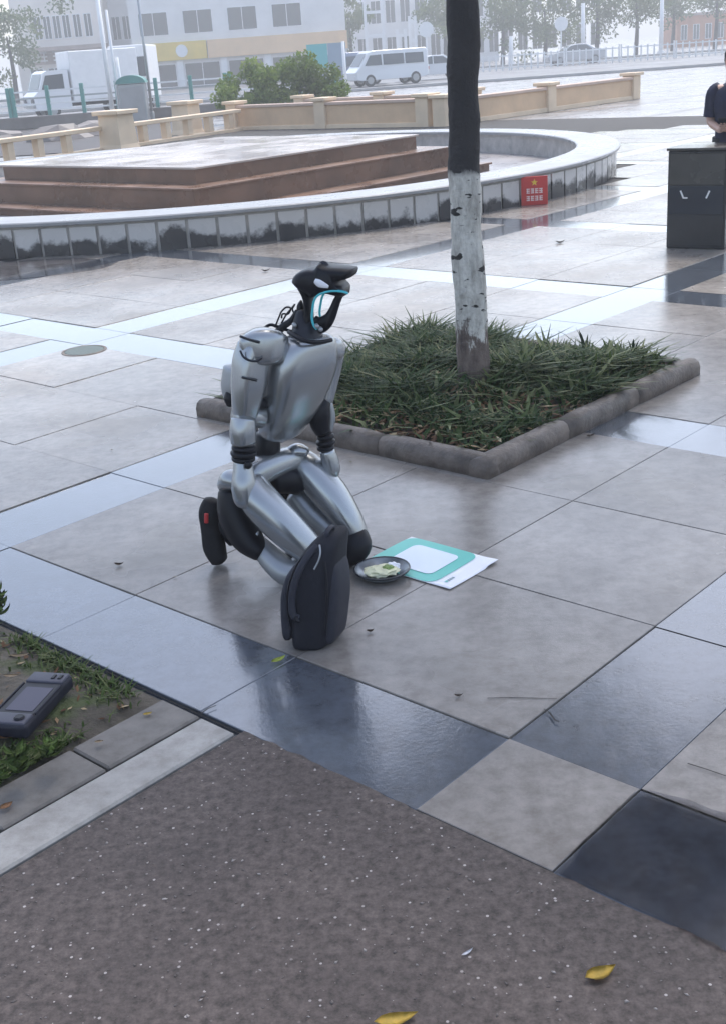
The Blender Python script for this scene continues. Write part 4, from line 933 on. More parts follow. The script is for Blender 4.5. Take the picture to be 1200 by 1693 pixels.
bm = NB(); q = at(470, 835, 4.3); limb(bm, [q + Vector((0, 0, -.15)), q, q + Vector((0, .01, .08))], [.04, .045, .035], n=18); L3('foot', bm, M_rubber)

# ------------------------------------------------------------------ backpack leaning on the near knee
bgl, bgr_ = gr(470, 1079), gr(553, 1079)
bx = (bgr_ - bgl).normalized(); by = Vector((-bx.y, bx.x, 0)); by = (by + bx * .28).normalized()
bag = thing('backpack', 'charcoal backpack standing upright against the near knee of robot', 'backpack', bgl.lerp(bgr_, .5) + by * .12)
def bp_(x, y, z): return bgl + bx * (x * .88 - .012) + by * y + Vector((0, 0, z)) + (by * .05 + bx * .03) * (z / .37)
def bagform(x0, x1, y0, y1, zz, grow, e=3.4, n=36):
    rs = []; cx, cy = (x0 + x1) / 2, (y0 + y1) / 2; hx, hy = (x1 - x0) / 2, (y1 - y0) / 2
    for z, gx, gy, ox, oy in zip(catmull(zz, 4), catmull([g_[0] for g_ in grow], 4), catmull([g_[1] for g_ in grow], 4), catmull([g_[2] for g_ in grow], 4), catmull([g_[3] for g_ in grow], 4)):
        o_ = []
        for j in range(n):
            t = 2 * PI * j / n; cc, ss = math.cos(t), math.sin(t)
            o_.append(bp_(cx + ox + math.copysign(abs(cc) ** (2 / e), cc) * hx * gx, cy + oy + math.copysign(abs(ss) ** (2 / e), ss) * hy * gy, z))
        rs.append(o_)
    bm = NB(); rings(bm, rs); return bm
bb = obj('bag_body', bagform(.022, .165, 0.0, .17, [.001, .012, .05, .14, .23, .29, .33, .36, .372], [(.8, .85, 0, 0), (.95, .95, 0, 0), (1.02, 1, 0, 0), (1.1, 1.02, 0, 0), (1.1, 1.0, .0, 0), (1.0, .95, .004, .005), (.82, .86, .016, .01), (.55, .66, .03, .02), (.2, .35, .034, .02)]), M_bagf, bag, smooth=True)
obj('back_panel', bagform(-.012, .03, .01, .155, [.03, .05, .11, .18, .24, .27, .285], [(.6, .8, 0, 0), (1, .95, 0, 0), (1.25, 1, -.004, 0), (1.25, 1, -.008, 0), (1, .95, 0, 0), (.7, .8, .01, .01), (.3, .5, .015, .01)]), M_bagp, bag, smooth=True)
obj('front_pocket', bagform(.145, .185, .02, .15, [.015, .03, .08, .16, .23, .27, .285], [(.6, .85, 0, 0), (1, .95, 0, 0), (1.1, 1, .002, 0), (1.1, 1, .004, 0), (.9, .92, 0, 0), (.6, .75, -.004, 0), (.3, .5, -.006, 0)]), M_bagp, bag, smooth=True)
def btube(name, pts, r, m_, par=bag, ref=(0, 1, 0)):
    bm = NB(); limb(bm, [bp_(*p) for p in pts], r, n=10, k=6, ref=ref); return obj(name, bm, m_, par, smooth=True)
btube('side_strap', [(.10, .03, .345), (.075, -.008, .31), (.052, -.024, .25), (.043, -.022, .18), (.053, -.022, .135), (.072, -.018, .125)], [(.012, .005)] * 6, M_bagp)
btube('zip', [(.03, .004, .09), (.022, -.012, .17), (.024, -.008, .24), (.045, .008, .30), (.085, .03, .342)], [.003] * 5, M_black, bb)
btube('zip', [(.165, .0, .06), (.165, -.006, .16), (.158, .0, .24), (.14, .012, .30)], [.003] * 4, M_black, bb)
btube('piping', [(.118, .012, .355), (.13, -.004, .335), (.126, -.008, .31), (.114, -.012, .285)], [.003] * 4, M_silver2, bb)
btube('handle', [(.12, .06, .36), (.12, .06, .378), (.12, .085, .384), (.12, .11, .378), (.12, .11, .36)], [(.008, .005)] * 5, M_bagp)
btube('buckle', [(.062, -.024, .132), (.068, -.026, .122), (.076, -.022, .118)], [.007] * 3, M_black)

# ------------------------------------------------------------------ bowl, its contents, printed sheet
M_bowl = mat('dark_enamel', (0.035, 0.038, 0.045, 1), .25, metal=.4); M_bowlin = mat('grey_enamel', (0.20, 0.22, 0.24, 1), .22, metal=.5, var=(20, .2))
pl = gr(632, 952); bowl = thing('bowl', 'shallow grey metal bowl with dark rim on slab beside knee', 'bowl', pl)
bm = NB(); lathe(bm, [(.0005, .004), (.06, .004), (.068, .006), (.098, .030), (.1005, .032), (.103, .030), (.072, .002), (.0005, .002)], pl, 48); obj('dish', bm, M_bowlin, bowl, smooth=True)
bm = NB(); lathe(bm, [(.099, .0305), (.1, .034), (.1045, .034), (.1055, .030), (.102, .026), (.099, .0305)], pl, 48); obj('rim', bm, M_bowl, bowl, smooth=True)
M_note = mat('cream_paper', (0.72, 0.70, 0.48, 1), .6, var=(30, .15)); M_noteg = mat('green_paper', (0.22, 0.30, 0.10, 1), .6, var=(40, .3))
def crumple(label, c, s, m_, h, seed):
    bm = NB(); bmesh.ops.create_icosphere(bm, subdivisions=3, radius=1)
    for v_ in bm.verts:
        n_ = mnoise.noise(v_.co * 2.2 + Vector((seed, 0, 0))) * .4 + mnoise.noise(v_.co * 5 + Vector((seed, 3, 0))) * .18
        v_.co = c + Vector((v_.co.x * s[0] * (1 + n_), v_.co.y * s[1] * (1 + n_), max(-.6, v_.co.z * (1 + n_)) * h))
    o = obj('crumpled_paper', bm, m_); return tag(o, label, 'paper', 'crumpled papers in the bowl')
crumple('large crumpled cream paper in the bowl', pl + Vector((.0, .0, .02)), (.062, .045), M_note, .02, 1)
crumple('small green crumpled paper on the cream one in the bowl', pl + Vector((.022, -.008, .037)), (.020, .014), M_noteg, .008, 7)
crumple('small pale crumpled paper at the back of the bowl', pl + Vector((.04, .028, .024)), (.026, .02), M_paper, .014, 4)
sh_ = thing('printed_sheet', 'white sheet printed with teal frame lying on slab beside bowl', 'sheet', UV(3.13, 2.61))
SU0, SU1, SV0, SV1 = 2.98, 3.275, 2.395, 2.815
def wav(u, v): return .006 + .006 * math.sin(u * 9 + v * 6) * .5 + (.012 * max(0, (2.46 - v) / .07) if u > 3.2 else 0) * .5
def sheetpoly(name, u0, u1, v0, v1, r, dz, m_, par, th=None, hole=None):
    """grid patch with rounded corners laid on the sheet's gentle wave"""
    bm = NB(); nu, nv = 18, 24
    def inside(u, v):
        cu = min(max(u, u0 + r), u1 - r); cv = min(max(v, v0 + r), v1 - r)
        du, dv = u - cu, v - cv; l = math.hypot(du, dv)
        if l > r and l > 0: u, v = cu + du / l * r, cv + dv / l * r
        return u, v
    g_ = [[None] * (nv + 1) for _ in range(nu + 1)]
    for i in range(nu + 1):
        for j in range(nv + 1):
            u, v = inside(u0 + (u1 - u0) * i / nu, v0 + (v1 - v0) * j / nv); g_[i][j] = bm.verts.new(UV(u, v, wav(u, v) + dz))
    for i in range(nu):
        for j in range(nv):
            try: bm.faces.new((g_[i][j], g_[i + 1][j], g_[i + 1][j + 1], g_[i][j + 1]))
            except ValueError: pass
    bmesh.ops.remove_doubles(bm, verts=bm.verts[:], dist=1e-5)
    if th: bmesh.ops.solidify(bm, geom=bm.faces[:], thickness=th)
    return obj(name, bm, m_, par, smooth=True)
base = sheetpoly('paper_sheet', SU0, SU1, SV0, SV1, .001, 0, M_paper, sh_, .0006)
sheetpoly('teal_print', SU0 + .002, SU1 - .002, 2.478, SV1 - .002, .045, .0016, M_teal, base)
M_pan = mat('pale_blue_panel', (0.70, 0.76, 0.84, 1), .35)
sheetpoly('white_panel', 3.035, 3.222, 2.53, 2.745, .028, .0032, M_pan, base)
M_grymark = mat('grey_print', (0.25, 0.33, 0.36, 1), .5)
for k in range(4): sheetpoly('small_print', 3.02 + k * .013, 3.03 + k * .013, 2.440, 2.452, .001, .0016, M_grymark if k else M_teal, base)

# ------------------------------------------------------------------ handheld controller on the bed
cA, cB, cC = gr(77, 1090, .085), gr(121, 1115, .085), gr(42, 1202, .085)
ax_ = (cB - cC); ln = ax_.length; ax_.normalize(); ay_ = (cA - cB); ay_ = (ay_ - ax_ * ay_.dot(ax_)); wdt = ay_.length; ay_.normalize(); az_ = ax_.cross(ay_)
if az_.z < 0: az_ = -az_
cc_ = cB - ax_ * (ln / 2) + ay_ * (wdt / 2) - az_ * .022
ctl = thing('handheld_controller', 'dark grey rugged handheld controller with screen lying on grassy bed', 'controller', cc_ - Vector((0, 0, .03)))
M_ctl = mat('slate_plastic', (0.02, 0.02, 0.03, 1), .45, var=(20, .15), spec=.25); M_ctlg = mat('grey_plastic', (0.06, 0.06, 0.08, 1), .45, spec=.3, var=(20, .12)); M_scr = mat('dim_screen', (0.045, 0.04, 0.065, 1), .3, spec=.3)
bm = NB(); box(bm, cc_, ax_ * (ln / 2), ay_ * (wdt / 2), az_ * .022, .014, 4); cb = obj('case', bm, M_ctl, ctl, smooth=True)
for s, nm in ((1, 'top_bezel'), (-1, 'bottom_bezel')):
    bm = NB(); box(bm, cc_ + ax_ * (s * ln * .39) + az_ * .021, ax_ * (ln * .095), ay_ * (wdt * .46), az_ * .008, .006, 3); bz = obj(nm, bm, M_ctlg, ctl, smooth=True)
    bm = NB(); c = cc_ + ax_ * (s * ln * .39) - ay_ * (wdt * .24) + az_ * .0295
    if s < 0: cyl(bm, c, c + az_ * .006, .017, .014, 20, .002); obj('thumb_dial', bm, M_black, bz)
    else:
        for q in (-1, 1): box(bm, c + ay_ * (q * .011), ax_ * .012, ay_ * .006, az_ * .003, .002)
        obj('port_cover', bm, M_black, bz)
bm = NB(); box(bm, cc_ + az_ * .0225, ax_ * (ln * .285), ay_ * (wdt * .43), az_ * .0012); scr = obj('screen', bm, M_black, ctl)
bm = NB(); box(bm, cc_ - ax_ * .006 - ay_ * .004 + az_ * .0242, ax_ * (ln * .22), ay_ * (wdt * .33), az_ * .0008); obj('display', bm, M_scr, scr)
for s in (-1, 1):
    bm = NB(); box(bm, cc_ + ay_ * (s * wdt * .475) + az_ * .0235, ax_ * (ln * .28), ay_ * (wdt * .022), az_ * .004, .002); obj('side_rail', bm, M_ctl, ctl)

# ------------------------------------------------------------------ far street
M_road = mat('asphalt', (0.12, 0.12, 0.125, 1), .5, var=(.6, .2), rvar=(.3, .3, .6)); M_kerb = mat('kerb_concrete', (0.38, 0.37, 0.36, 1), .7, var=(1, .15))
bm = NB(); poly(bm, [(-200, 66, -.02), (200, 66, -.02), (200, 108, -.02), (-200, 108, -.02)]); struct('road', bm, M_road)
bm = NB(); bxz(bm, -200, 200, 65.7, 66, -.03, .12, .02); struct('kerb', bm, M_kerb)
bm = NB(); bxz(bm, -200, 200, 108, 108.3, -.03, .12, .02); struct('kerb', bm, M_kerb)
M_lane = mat('lane_paint', (0.7, 0.7, 0.68, 1), .6)
for k in range(-8, 12):
    bm = NB(); bxz(bm, k * 6, k * 6 + 3, 86.9, 87.05, -.019, -.015); struct('lane_marking', bm, M_lane)
M_tealm = mat('teal_paint', (0.09, 0.27, 0.24, 1), .45, var=(2, .15)); M_metal = mat('grey_metal', (0.35, 0.36, 0.37, 1), .35, metal=.6); M_glass = mat('dark_glass', (0.08, 0.09, 0.10, 1), .08); M_tyre = mat('tyre', (0.02, 0.02, 0.02, 1), .8)
# green and white railing, left
for sec, (x0, x1) in enumerate(((-16.2, -12.2), (-12.1, -8.1), (-8.0, -4.0), (-3.9, .1))):
    rl = thing('railing', ['leftmost bay of green and white street railing', 'second bay of green and white street railing from the left', 'third bay of street railing beside the white poles', 'bay of street railing behind the green shrub'][sec], 'railing', ((x0 + x1) / 2, 47.45, .42), 'bays of the green and white railing')
    for k in range(4):
        x = x0 + k * (x1 - x0) / 3 * .985 + .05; bm = NB(); bxz(bm, x - .07, x + .07, 47.38, 47.52, .41, 1.48, .015); obj('post', bm, M_tealm, rl)
    for z in (.62, .84, 1.06, 1.30): bm = NB(); bxz(bm, x0, x1, 47.42, 47.48, z - .03, z + .03); obj('rail', bm, M_white if z != 1.06 else M_metal, rl)
def pole(label, px, Y, z1, r, m_=None, name='pole'):
    b_ = at(px, 120, Y); b_.z = -.03; t = thing(name, label, 'pole', b_)
    bm = NB(); cyl(bm, b_, b_ + Vector((0, 0, z1)), r, r * .8, 14); obj('shaft', bm, m_ or M_white, t, smooth=True)
    bm = NB(); cyl(bm, b_, b_ + Vector((0, 0, .35)), r * 1.7, r * 1.5, 14, .01); obj('foot', bm, m_ or M_white, t)
    return t, b_
pole('leftmost thick white pole by the street railing', 178, 46.3, 4.6, .09)
pole('thinner white pole right beside the thick white pole', 190, 46.0, 3.9, .06)
pole('third white pole of the cluster by the street railing', 197, 46.1, 2.3, .07)
pole('slim grey lamp pole in front of yellow shop sign', 244, 46.2, 5.2, .055, M_metal)
pole('short white post beside the green shrub', 570, 46, 2.3, .07)
# cabinet with a green hood
c = at(220, 150, 45.6); c.z = 0; cab = thing('utility_cabinet', 'grey utility cabinet with green rounded hood by the railing', 'cabinet', c)
bm = NB(); bxz(bm, c.x - .48, c.x + .48, c.y - .3, c.y + .3, -.02, 1.35, .02); obj('cabinet_body', bm, M_metal, cab)
bm = NB(); rs = [[c + Vector((math.cos(PI * k / 12) * .54, yy, 1.36 + math.sin(PI * k / 12) * .28)) for k in range(13)] for yy in (-.36, .36)]; rings(bm, rs); obj('hood', bm, M_tealm, cab)
bm = NB(); bxz(bm, c.x - .4, c.x + .4, c.y - .315, c.y - .303, .12, 1.22, .004); obj('door', bm, M_kerb, cab)

def wheel(t, c, r, ax, wd=.2):
    bm = NB(); cyl(bm, Vector(c) - ax * wd / 2, Vector(c) + ax * wd / 2, r, r, 20, .03); wh = obj('wheel', bm, M_tyre, t, smooth=False)
    bm = NB(); cyl(bm, Vector(c) - ax * (wd / 2 + .008), Vector(c) + ax * (wd / 2 + .008), r * .6, r * .6, 16, .01); obj('rim', bm, M_metal, wh)
def vehicle(name, label, cat, loc, rz, L_, W_, prof, paint, glass, wheels, wr, group=None):
    """side profile (x, z) extruded across the width; windows, lights, bumpers and wheels as parts"""
    loc = Vector(loc); t = thing(name, label, cat, loc, group); R_ = Matrix.Rotation(rz, 3, 'Z')
    T = lambda x, y, z: loc + R_ @ Vector((x, y, z)); yv = R_ @ Vector((0, 1, 0))
    bm = NB(); rs = []
    for o_, s in ((-1, .93), (-.93, 1), (.93, 1), (1, .93)):
        cz = .75; rs.append([T(x * (1 - (1 - s) * .4), W_ / 2 * o_ * (1 - .12 * max(0, (z - .95) / 1.0)), cz + (z - cz) * (1 - (1 - s) * .35)) for x, z in prof])
    rings(bm, rs); obj('body', bm, paint, t)
    for s in (-1, 1):
        for q in glass:
            bm = NB(); pts = [T(x, s * (W_ / 2 * (1 - .12 * max(0, (z - .95) / 1.0)) + .006), z) for x, z in q]; prism(bm, pts, yv * (s * .012)); obj('side_window', bm, M_glass, t)
        for wx in wheels: wheel(t, T(wx, s * (W_ / 2 - .1), wr), wr, yv)
        bm = NB(); c_ = T(prof[0][0] - .03 if False else -L_ / 2 + .01, s * (W_ / 2 - .25), .68); box(bm, c_, R_ @ Vector((.04, 0, 0)), yv * .14, (0, 0, .07), .015); obj('headlight', bm, M_white, t)
        bm = NB(); c_ = T(L_ / 2 - .01, s * (W_ / 2 - .2), .8); box(bm, c_, R_ @ Vector((.04, 0, 0)), yv * .1, (0, 0, .09), .015); obj('tail_light', bm, M_red, t)
    return t, T, R_, yv
sedan = [(-2.2, .35), (-2.25, .6), (-2.1, .8), (-1.2, .93), (-.55, 1.35), (-.1, 1.45), (.7, 1.43), (1.4, 1.05), (2.1, .98), (2.22, .7), (2.18, .38), (1.75, .3), (-1.75, .3)]
sglass = [[(-1.02, .95), (-.5, 1.32), (-.05, 1.38), (-.05, .95)], [(.02, .95), (.02, 1.38), (.62, 1.36), (1.15, 1.02), (1.1, .95)]]
van = [(-2.3, .4), (-2.35, .8), (-2.1, 1.05), (-1.5, 1.85), (-1.2, 1.95), (2.15, 1.95), (2.25, 1.8), (2.28, .45), (2.0, .35), (-2.0, .35)]
vglass = [[(-1.75, 1.15), (-1.4, 1.7), (-.7, 1.72), (-.7, 1.15)], [(-.6, 1.15), (-.6, 1.72), (.7, 1.72), (.7, 1.15)], [(.8, 1.15), (.8, 1.72), (1.95, 1.7), (1.95, 1.15)]]
M_cw = mat('car_white', (0.72, 0.73, 0.75, 1), .25, coat=.5); M_cs = mat('car_silver', (0.42, 0.43, 0.46, 1), .25, metal=.4, coat=.5); M_cb = mat('car_bluegrey', (0.25, 0.28, 0.38, 1), .25, metal=.3, coat=.5)
def farwind(t, T, yv, x0, z0, x1, z1, hw, m_=None):
    bm = NB(); d = Vector((x1 - x0, 0, z1 - z0)); poly(bm, [T(x0 - .012, -hw, z0 + .012), T(x0 - .012, hw, z0 + .012), T(x1 - .012, hw * .9, z1 + .012), T(x1 - .012, -hw * .9, z1 + .012)]); obj('windscreen', bm, M_glass, t)
def gx(px, Y): return at(px, 110, Y).x
t, T, _, yv = vehicle('parked_car', 'silver saloon car on the far road right of the trunk', 'car', (gx(950, 96), 96, -.02), 0.03, 4.4, 1.75, sedan, M_cs, sglass, (-1.35, 1.35), .32); farwind(t, T, yv, -1.15, .96, -.58, 1.34, .68)
t, T, _, yv = vehicle('parked_van', 'white van facing left behind the tan walls', 'van', (gx(640, 74), 74, -.02), .35, 4.6, 1.8, van, M_cw, vglass, (-1.45, 1.4), .34); farwind(t, T, yv, -2.05, 1.12, -1.55, 1.8, .72)
t, T, _, yv = vehicle('parked_van', 'blue grey van behind the short white post', 'van', (gx(580, 79), 79, -.02), .1, 4.6, 1.85, van, M_cb, vglass, (-1.45, 1.4), .34); farwind(t, T, yv, -2.05, 1.12, -1.55, 1.8, .72)
t, T, _, yv = vehicle('parked_car', 'white saloon car just left of the trunk', 'car', (gx(712, 80), 80, -.02), .1, 4.4, 1.75, sedan, M_cw, sglass, (-1.35, 1.35), .32); farwind(t, T, yv, -1.15, .96, -.58, 1.34, .68)
# small white truck, left
tx = gx(128, 58); loc = Vector((tx, 58, -.02)); R_ = Matrix.Rotation(.5, 3, 'Z'); tk = thing('truck', 'small white box truck behind the railing at left', 'truck', loc)
TT = lambda x, y, z: loc + R_ @ Vector((x, y, z)); yv = R_ @ Vector((0, 1, 0)); xv = R_ @ Vector((1, 0, 0))
bm = NB(); prism(bm, [TT(x, -.9, z) for x, z in ((-2.4, .45), (-2.45, 1.0), (-2.2, 1.2), (-1.9, 1.95), (-1.7, 2.05), (-.75, 2.05), (-.75, .45))], yv * 1.8); obj('cab', bm, M_cw, tk)
bm = NB(); box(bm, TT(.95, 0, 1.75), xv * 1.6, yv * 1.0, (0, 0, 1.05), .03); obj('cargo_box', bm, M_white, tk)
bm = NB(); box(bm, TT(.6, 0, .58), xv * 2.0, yv * .45, (0, 0, .1)); obj('chassis', bm, M_tyre, tk)
for s in (-1, 1):
    bm = NB(); prism(bm, [TT(x, s * .905, z) for x, z in ((-2.05, 1.25), (-1.8, 1.85), (-1.0, 1.88), (-1.0, 1.25))], yv * (s * .012)); obj('side_window', bm, M_glass, tk)
    bm = NB(); box(bm, TT(-2.45, s * .62, .82), xv * .04, yv * .17, (0, 0, .09), .01); obj('headlight', bm, M_glass, tk)
    for x in (-1.65, 1.6): wheel(tk, TT(x, s * .75, .36), .36, yv, .22)
bm = NB(); poly(bm, [TT(-2.20, -.78, 1.24), TT(-2.20, .78, 1.24), TT(-1.925, .74, 1.92), TT(-1.925, -.74, 1.92)]); obj('windscreen', bm, M_glass, tk)
bm = NB(); box(bm, TT(-2.47, 0, .62), xv * .05, yv * .85, (0, 0, .1), .02); obj('bumper', bm, M_metal, tk)

# ---- buildings
M_cream = mat('cream_wall', (0.74, 0.68, 0.62, 1), .8, var=(.4, .1)); M_greyw = mat('grey_wall', (0.72, 0.71, 0.70, 1), .8, var=(.4, .1)); M_yelw = mat('yellow_fascia', (0.72, 0.50, 0.07, 1), .5, var=(.6, .12)); M_peach = mat('peach_fascia', (0.74, 0.49, 0.27, 1), .6, var=(.6, .1)); M_shop = mat('shop_dark', (0.05, 0.048, 0.05, 1), .3, var=(.8, .4)); M_roofb = mat('brown_roof', (0.36, 0.28, 0.24, 1), .7, var=(1, .2)); M_tealp = mat('turquoise_panel', (0.10, 0.42, 0.42, 1), .5); M_bluep = mat('bluegrey_panel', (0.24, 0.32, 0.40, 1), .5)
def building(label, x0, x1, Y, h, wall, dep=14):
    t = thing('building', label, 'building', ((x0 + x1) / 2, Y, 0))
    bm = NB(); bxz(bm, x0, x1, Y, Y + dep, -.05, h); obj('wall', bm, wall, t)
    bm = NB(); bxz(bm, x0 - .3, x1 + .3, Y - .3, Y + dep + .3, h, h + .3); obj('roof', bm, M_roofb, t); return t
def opening(t, x0, x1, z0, z1, Y, m_=None, frame=True, nm='window'):
    bm = NB(); bxz(bm, x0, x1, Y - .03, Y + .1, z0, z1)
    w_ = obj(nm, bm, m_ or M_glass, t)
    if frame:
        bm = NB()
        for a, b_, c_, d in ((x0 - .06, x0, z0 - .06, z1 + .06), (x1, x1 + .06, z0 - .06, z1 + .06), (x0, x1, z0 - .06, z0), (x0, x1, z1, z1 + .06), ((x0 + x1) / 2 - .03, (x0 + x1) / 2 + .03, z0, z1)): bxz(bm, a, b_, Y - .06, Y - .001, c_, d)
        obj('frame', bm, M_white, w_)
BY = 118
def bxp(px): return at(px, 100, BY).x
# main shop building with yellow fascia (x 225..590)
X0, X1 = bxp(222), bxp(575)
t = building('long shop building with yellow and peach fascia beyond the road', X0, X1, BY, 13, M_greyw)
zf0, zf1 = at(400, 92, BY).z, at(400, 62, BY).z
bm = NB(); bxz(bm, X0 + .2, bxp(345), BY - .5, BY - .01, zf0, zf1); f1 = obj('sign_band', bm, M_yelw, t)
bm = NB(); bxz(bm, bxp(347), X1 + .1, BY - .5, BY - .01, zf0, zf1); obj('sign_band', bm, M_peach, t)
bm = NB(); c = Vector((bxp(304), BY - .52, (zf0 + zf1) / 2)); cyl(bm, c, c + Vector((0, -.06, 0)), .55, None, 24); obj('round_logo', bm, M_white, f1)
k = 0; x = X0 + .6
while x < X1 - 3:
    opening(t, x, x + 3.2, .1, zf0 - .35, BY, M_shop, True, 'shopfront'); opening(t, x + .3, x + 2.9, zf1 + .7, zf1 + 2.6, BY); opening(t, x + .3, x + 2.9, zf1 + 4.0, zf1 + 6, BY); x += 4.1
    bm = NB(); bxz(bm, x - .75, x - .15, BY - .25, BY - .005, -.03, zf0); obj('pilaster', bm, M_white, t)
t = building('low cream building with brown eave and windows at far left', bxp(25), bxp(178), 119, 11, M_cream)
za, zb = at(100, 103, 119).z, at(100, 84, 119).z
bm = NB(); bxz(bm, bxp(40), bxp(180), 116.5, 118.99, zb, zb + .35); obj('eave', bm, M_roofb, t)
bm = NB(); bxz(bm, bxp(45), bxp(122), 118.7, 118.99, za - .1, zb - .15); sb = obj('sign_board', bm, M_roofb, t)
for q in range(7):
    if q == 3: continue
    x = bxp(52 + q * 10); bm = NB(); 
    for dz in (0, .5, 1.0): bxz(bm, x - .28, x + .28, 118.62, 118.695, za + .15 + dz * .7, za + .28 + dz * .7)
    bxz(bm, x - .06, x + .06, 118.6, 118.69, za + .1, za + 1.0); obj('sign_character', bm, M_white, sb)
for q in (62, 78, 94, 110, 128, 146): opening(t, bxp(q), bxp(q + 11), zb + 1.1, zb + 3.0, 119)
for q in (45, 75, 105, 135, 160): opening(t, bxp(q), bxp(q + 20), .1, za - .5, 119, M_shop, True, 'shopfront')
t = building('grey block between cream building and shops', bxp(178), bxp(221), 122, 12, M_greyw)
for q in (182, 200): opening(t, bxp(q), bxp(q + 13), 4.6, 6.6, 122); opening(t, bxp(q), bxp(q + 13), .3, 3.2, 122, M_shop)
t = building('brick red low building at far right beyond the road', at(1118, 70, 150).x, at(1230, 70, 150).x, 150, 3.4, mat('orange_brick', (0.45, 0.2, 0.1, 1), .7, var=(1, .2)), 8)
for q in (1125, 1145, 1165, 1185): opening(t, at(q, 70, 150).x, at(q + 9, 70, 150).x, .8, 2.4, 150)
t = building('wide pale building behind the pylons at centre', bxp(585), bxp(900), 150, 12, M_greyw)
for q in range(592, 1000, 24): opening(t, at(q, 70, 150).x, at(q + 15, 70, 150).x, 1.0, 3.4, 150, M_shop); opening(t, at(q, 70, 150).x, at(q + 15, 70, 150).x, 5.0, 7.4, 150)
# white panel truck body and turquoise billboard
c = at(212, 95, 62); pv = thing('panel_van', 'tall white panel van behind the white poles', 'van', (c.x, 62, -.02))
bm = NB(); bxz(bm, c.x - .95, c.x + .95, 62, 65.6, .45, 2.95, .08, 2); obj('body', bm, M_white, pv)
bm = NB(); bxz(bm, c.x - .8, c.x + .8, 61.97, 62.06, 1.5, 2.4); obj('rear_window', bm, M_glass, pv)
for s in (-1, 1):
    for y in (62.7, 64.9): wheel(pv, (c.x + s * .8, y, .34), .34, Vector((1, 0, 0)))
c = at(537, 92, 70); bbd = thing('billboard', 'turquoise and blue grey hoarding behind the green shrub', 'hoarding', (c.x, 70, 0))
za, zb = at(537, 112, 70).z, at(537, 72, 70).z
bm = NB(); bxz(bm, at(508, 92, 70).x, at(542, 92, 70).x, 69.9, 70.05, za, zb); obj('panel', bm, M_tealp, bbd)
bm = NB(); bxz(bm, at(542.5, 92, 70).x, at(572, 92, 70).x, 69.9, 70.05, za, zb); obj('panel', bm, M_bluep, bbd)
for q in (512, 540, 568): bm = NB(); x = at(q, 92, 70).x; bxz(bm, x - .05, x + .05, 70.06, 70.16, -.03, zb); obj('leg', bm, M_metal, bbd)
# white pylons in the centre
def pylon(label, px, Y, w_, h, rungs):
    b_ = at(px, 100, Y); b_.z = -.03; t = thing('pylon', label, 'pylon', b_, 'white ladder pylons beyond the road')
    for s in (-1, 1): bm = NB(); bxz(bm, b_.x + s * w_ / 2 - .12, b_.x + s * w_ / 2 + .12, Y - .12, Y + .12, -.03, h); obj('upright', bm, M_white, t)
    for k in range(rungs): bm = NB(); z = h * (k + .7) / rungs; bxz(bm, b_.x - w_ / 2 + .121, b_.x + w_ / 2 - .121, Y - .08, Y + .08, z - .12, z + .12); obj('rung', bm, M_white, t)
pylon('tallest white ladder shaped pylon at centre', 622, 110, 1.5, 7.5, 4); pylon('short white pylon right of the tall one', 665, 111, .7, 3.6, 2); pylon('slim white pylon nearest the blue sign', 684, 111.5, .5, 4.6, 3)
def signpost(label, px, Y, zc, r):
    t, b_ = pole(label, px, Y, zc, .06, name='road_sign'); bm = NB(); c = Vector((b_.x, Y - .07, zc)); cyl(bm, c, c + Vector((0, -.03, 0)), r, None, 24); obj('disc', bm, M_white, t)
signpost('round white road sign on a post right of the trunk', 927, 104, 3.0, .55)
signpost('white road sign on a post left of the trunk', 707, 104, 3.3, .6)
for px, lb in ((963, 'tall white post beyond the silver saloon car'), (845, 'short white post left of the silver saloon car'), (1091, 'tall white post near the red building')): pole(lb, px, 109, 2.4 if px == 845 else 4.6, .2)
# white balustrade-type road fence
for k in range(11):
    x0 = -3 + k * 4.0; fr_ = thing('road_fence', 'white picket road fence bay, number %s from the left' % ['one', 'two', 'three', 'four', 'five', 'six', 'seven', 'eight', 'nine', 'ten', 'eleven'][k], 'fence', (x0 + 2, 91.4, 0), 'bays of the white picket road fence')
    bm = NB(); bxz(bm, x0, x0 + 3.95, 91.37, 91.43, .92, 1.0); obj('rail', bm, M_white, fr_)
    bm = NB(); bxz(bm, x0, x0 + 3.95, 91.37, 91.43, .12, .2); obj('rail', bm, M_white, fr_)
    for q in range(9): bm = NB(); x = x0 + .06 + q * .48; bxz(bm, x - .05, x + .05, 91.36, 91.44, -.02, 1.08 if q % 8 else 1.2); obj('picket', bm, M_white, fr_)

# ---- trees and shrub
M_leafp = leafmat('pale_leaf', [(0, (0.06, 0.09, 0.03)), (.6, (0.11, 0.15, 0.05)), (1, (0.19, 0.21, 0.08))], .5, .35); M_leafs = leafmat('shrub_leaf', [(0, (0.08, 0.12, 0.025)), (.6, (0.16, 0.23, 0.05)), (1, (0.30, 0.36, 0.09))], .5, .35)
def streettree(label, px, Y, h, r, m_, n=2600):
    b_ = at(px, 100, Y); b_.z = -.03; t = thing('street_tree', label, 'tree', b_, 'street trees beyond the road')
    bm = NB(); limb(bm, [b_, b_ + Vector((.1, 0, h * .35)), b_ + Vector((0, 0, h * .7))], [.22, .16, .07], n=10); obj('trunk', bm, M_bark, t, smooth=True)
    cs_ = []
    for k in range(26):
        d = Vector((random.gauss(0, .5), random.gauss(0, .5), random.gauss(0, .45))); cs_.append(b_ + Vector((d.x * r, d.y * r, h * .68 + d.z * r * .9)))
    mobj('crown', leafcloud(n, cs_, [[r * .36, r * .36, r * .28]] * len(cs_), .22, .45), m_, t)
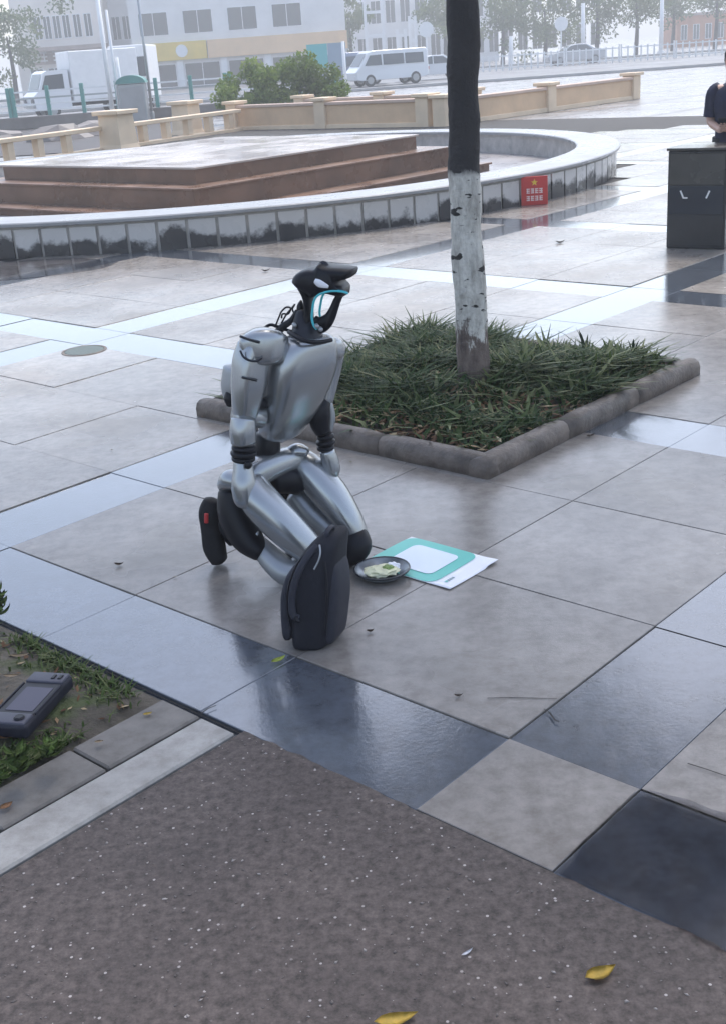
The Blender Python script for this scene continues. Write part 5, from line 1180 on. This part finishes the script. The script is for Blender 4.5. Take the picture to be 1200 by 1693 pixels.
for px, Y, h, r, lb in ((18, 100, 7, 3.2, 'leafy street tree at the far left frame edge'), (830, 116, 7, 3.0, 'street tree just right of the dark trunk'), (900, 118, 6.5, 3.4, 'street tree above the round road sign'), (985, 117, 7, 3.6, 'bushy street tree above the silver saloon car'), (1050, 119, 7, 3.4, 'street tree left of the red building'), (1180, 121, 7.5, 3.4, 'street tree above the person'), (580, 121, 7.5, 2.4, 'slim street tree left of the ladder pylon'), (735, 120, 7, 2.8, 'street tree hidden partly by the dark trunk'), (1110, 128, 7, 3.0, 'street tree over the red building roof')):
    streettree(lb, px, Y, h, r, M_leafp)
sb0 = Vector((at(460, 130, 40).x, 40.5, 0)); shrub = thing('shrub', 'bright green shrub behind the tan garden walls', 'shrub', sb0)
cs_ = []
for k in range(46):
    a = random.uniform(-1, 1); cs_.append(sb0 + Vector((a * 1.9, random.uniform(-.7, .7), random.uniform(.25, 1.9) * (1 - .5 * a * a) + .1)))
mobj('foliage', leafcloud(11000, cs_, [[.42, .42, .34]] * len(cs_), .09, .19), M_leafs, shrub)
for k in range(5):
    bm = NB(); a = random.uniform(-1.4, 1.4); limb(bm, [sb0 + Vector((a * .3, 0, -.02)), sb0 + Vector((a * .7, 0, .5)), sb0 + Vector((a, .1, 1.0))], [.03, .022, .01], n=6); obj('stem', bm, M_bark, shrub)

# ------------------------------------------------------------------ haze
HAZE = 0.0034
hm = bpy.data.materials.new('haze'); hm.use_nodes = True; hn = hm.node_tree; hn.nodes.clear()
ho = hn.nodes.new('ShaderNodeOutputMaterial'); hv = hn.nodes.new('ShaderNodeVolumePrincipled'); hv.inputs['Color'].default_value = (.97, .98, 1, 1); hv.inputs['Density'].default_value = HAZE; hv.inputs['Anisotropy'].default_value = .2
hn.links.new(hv.outputs[0], ho.inputs['Volume'])
if HAZE:
    bm = NB(); bxz(bm, -420, 420, -45, 920, -1.1, 16); hz = obj('haze', bm, hm); hz['kind'] = 'stuff'; hz['label'] = 'pale damp haze over the plaza and street'; hz['category'] = 'haze'
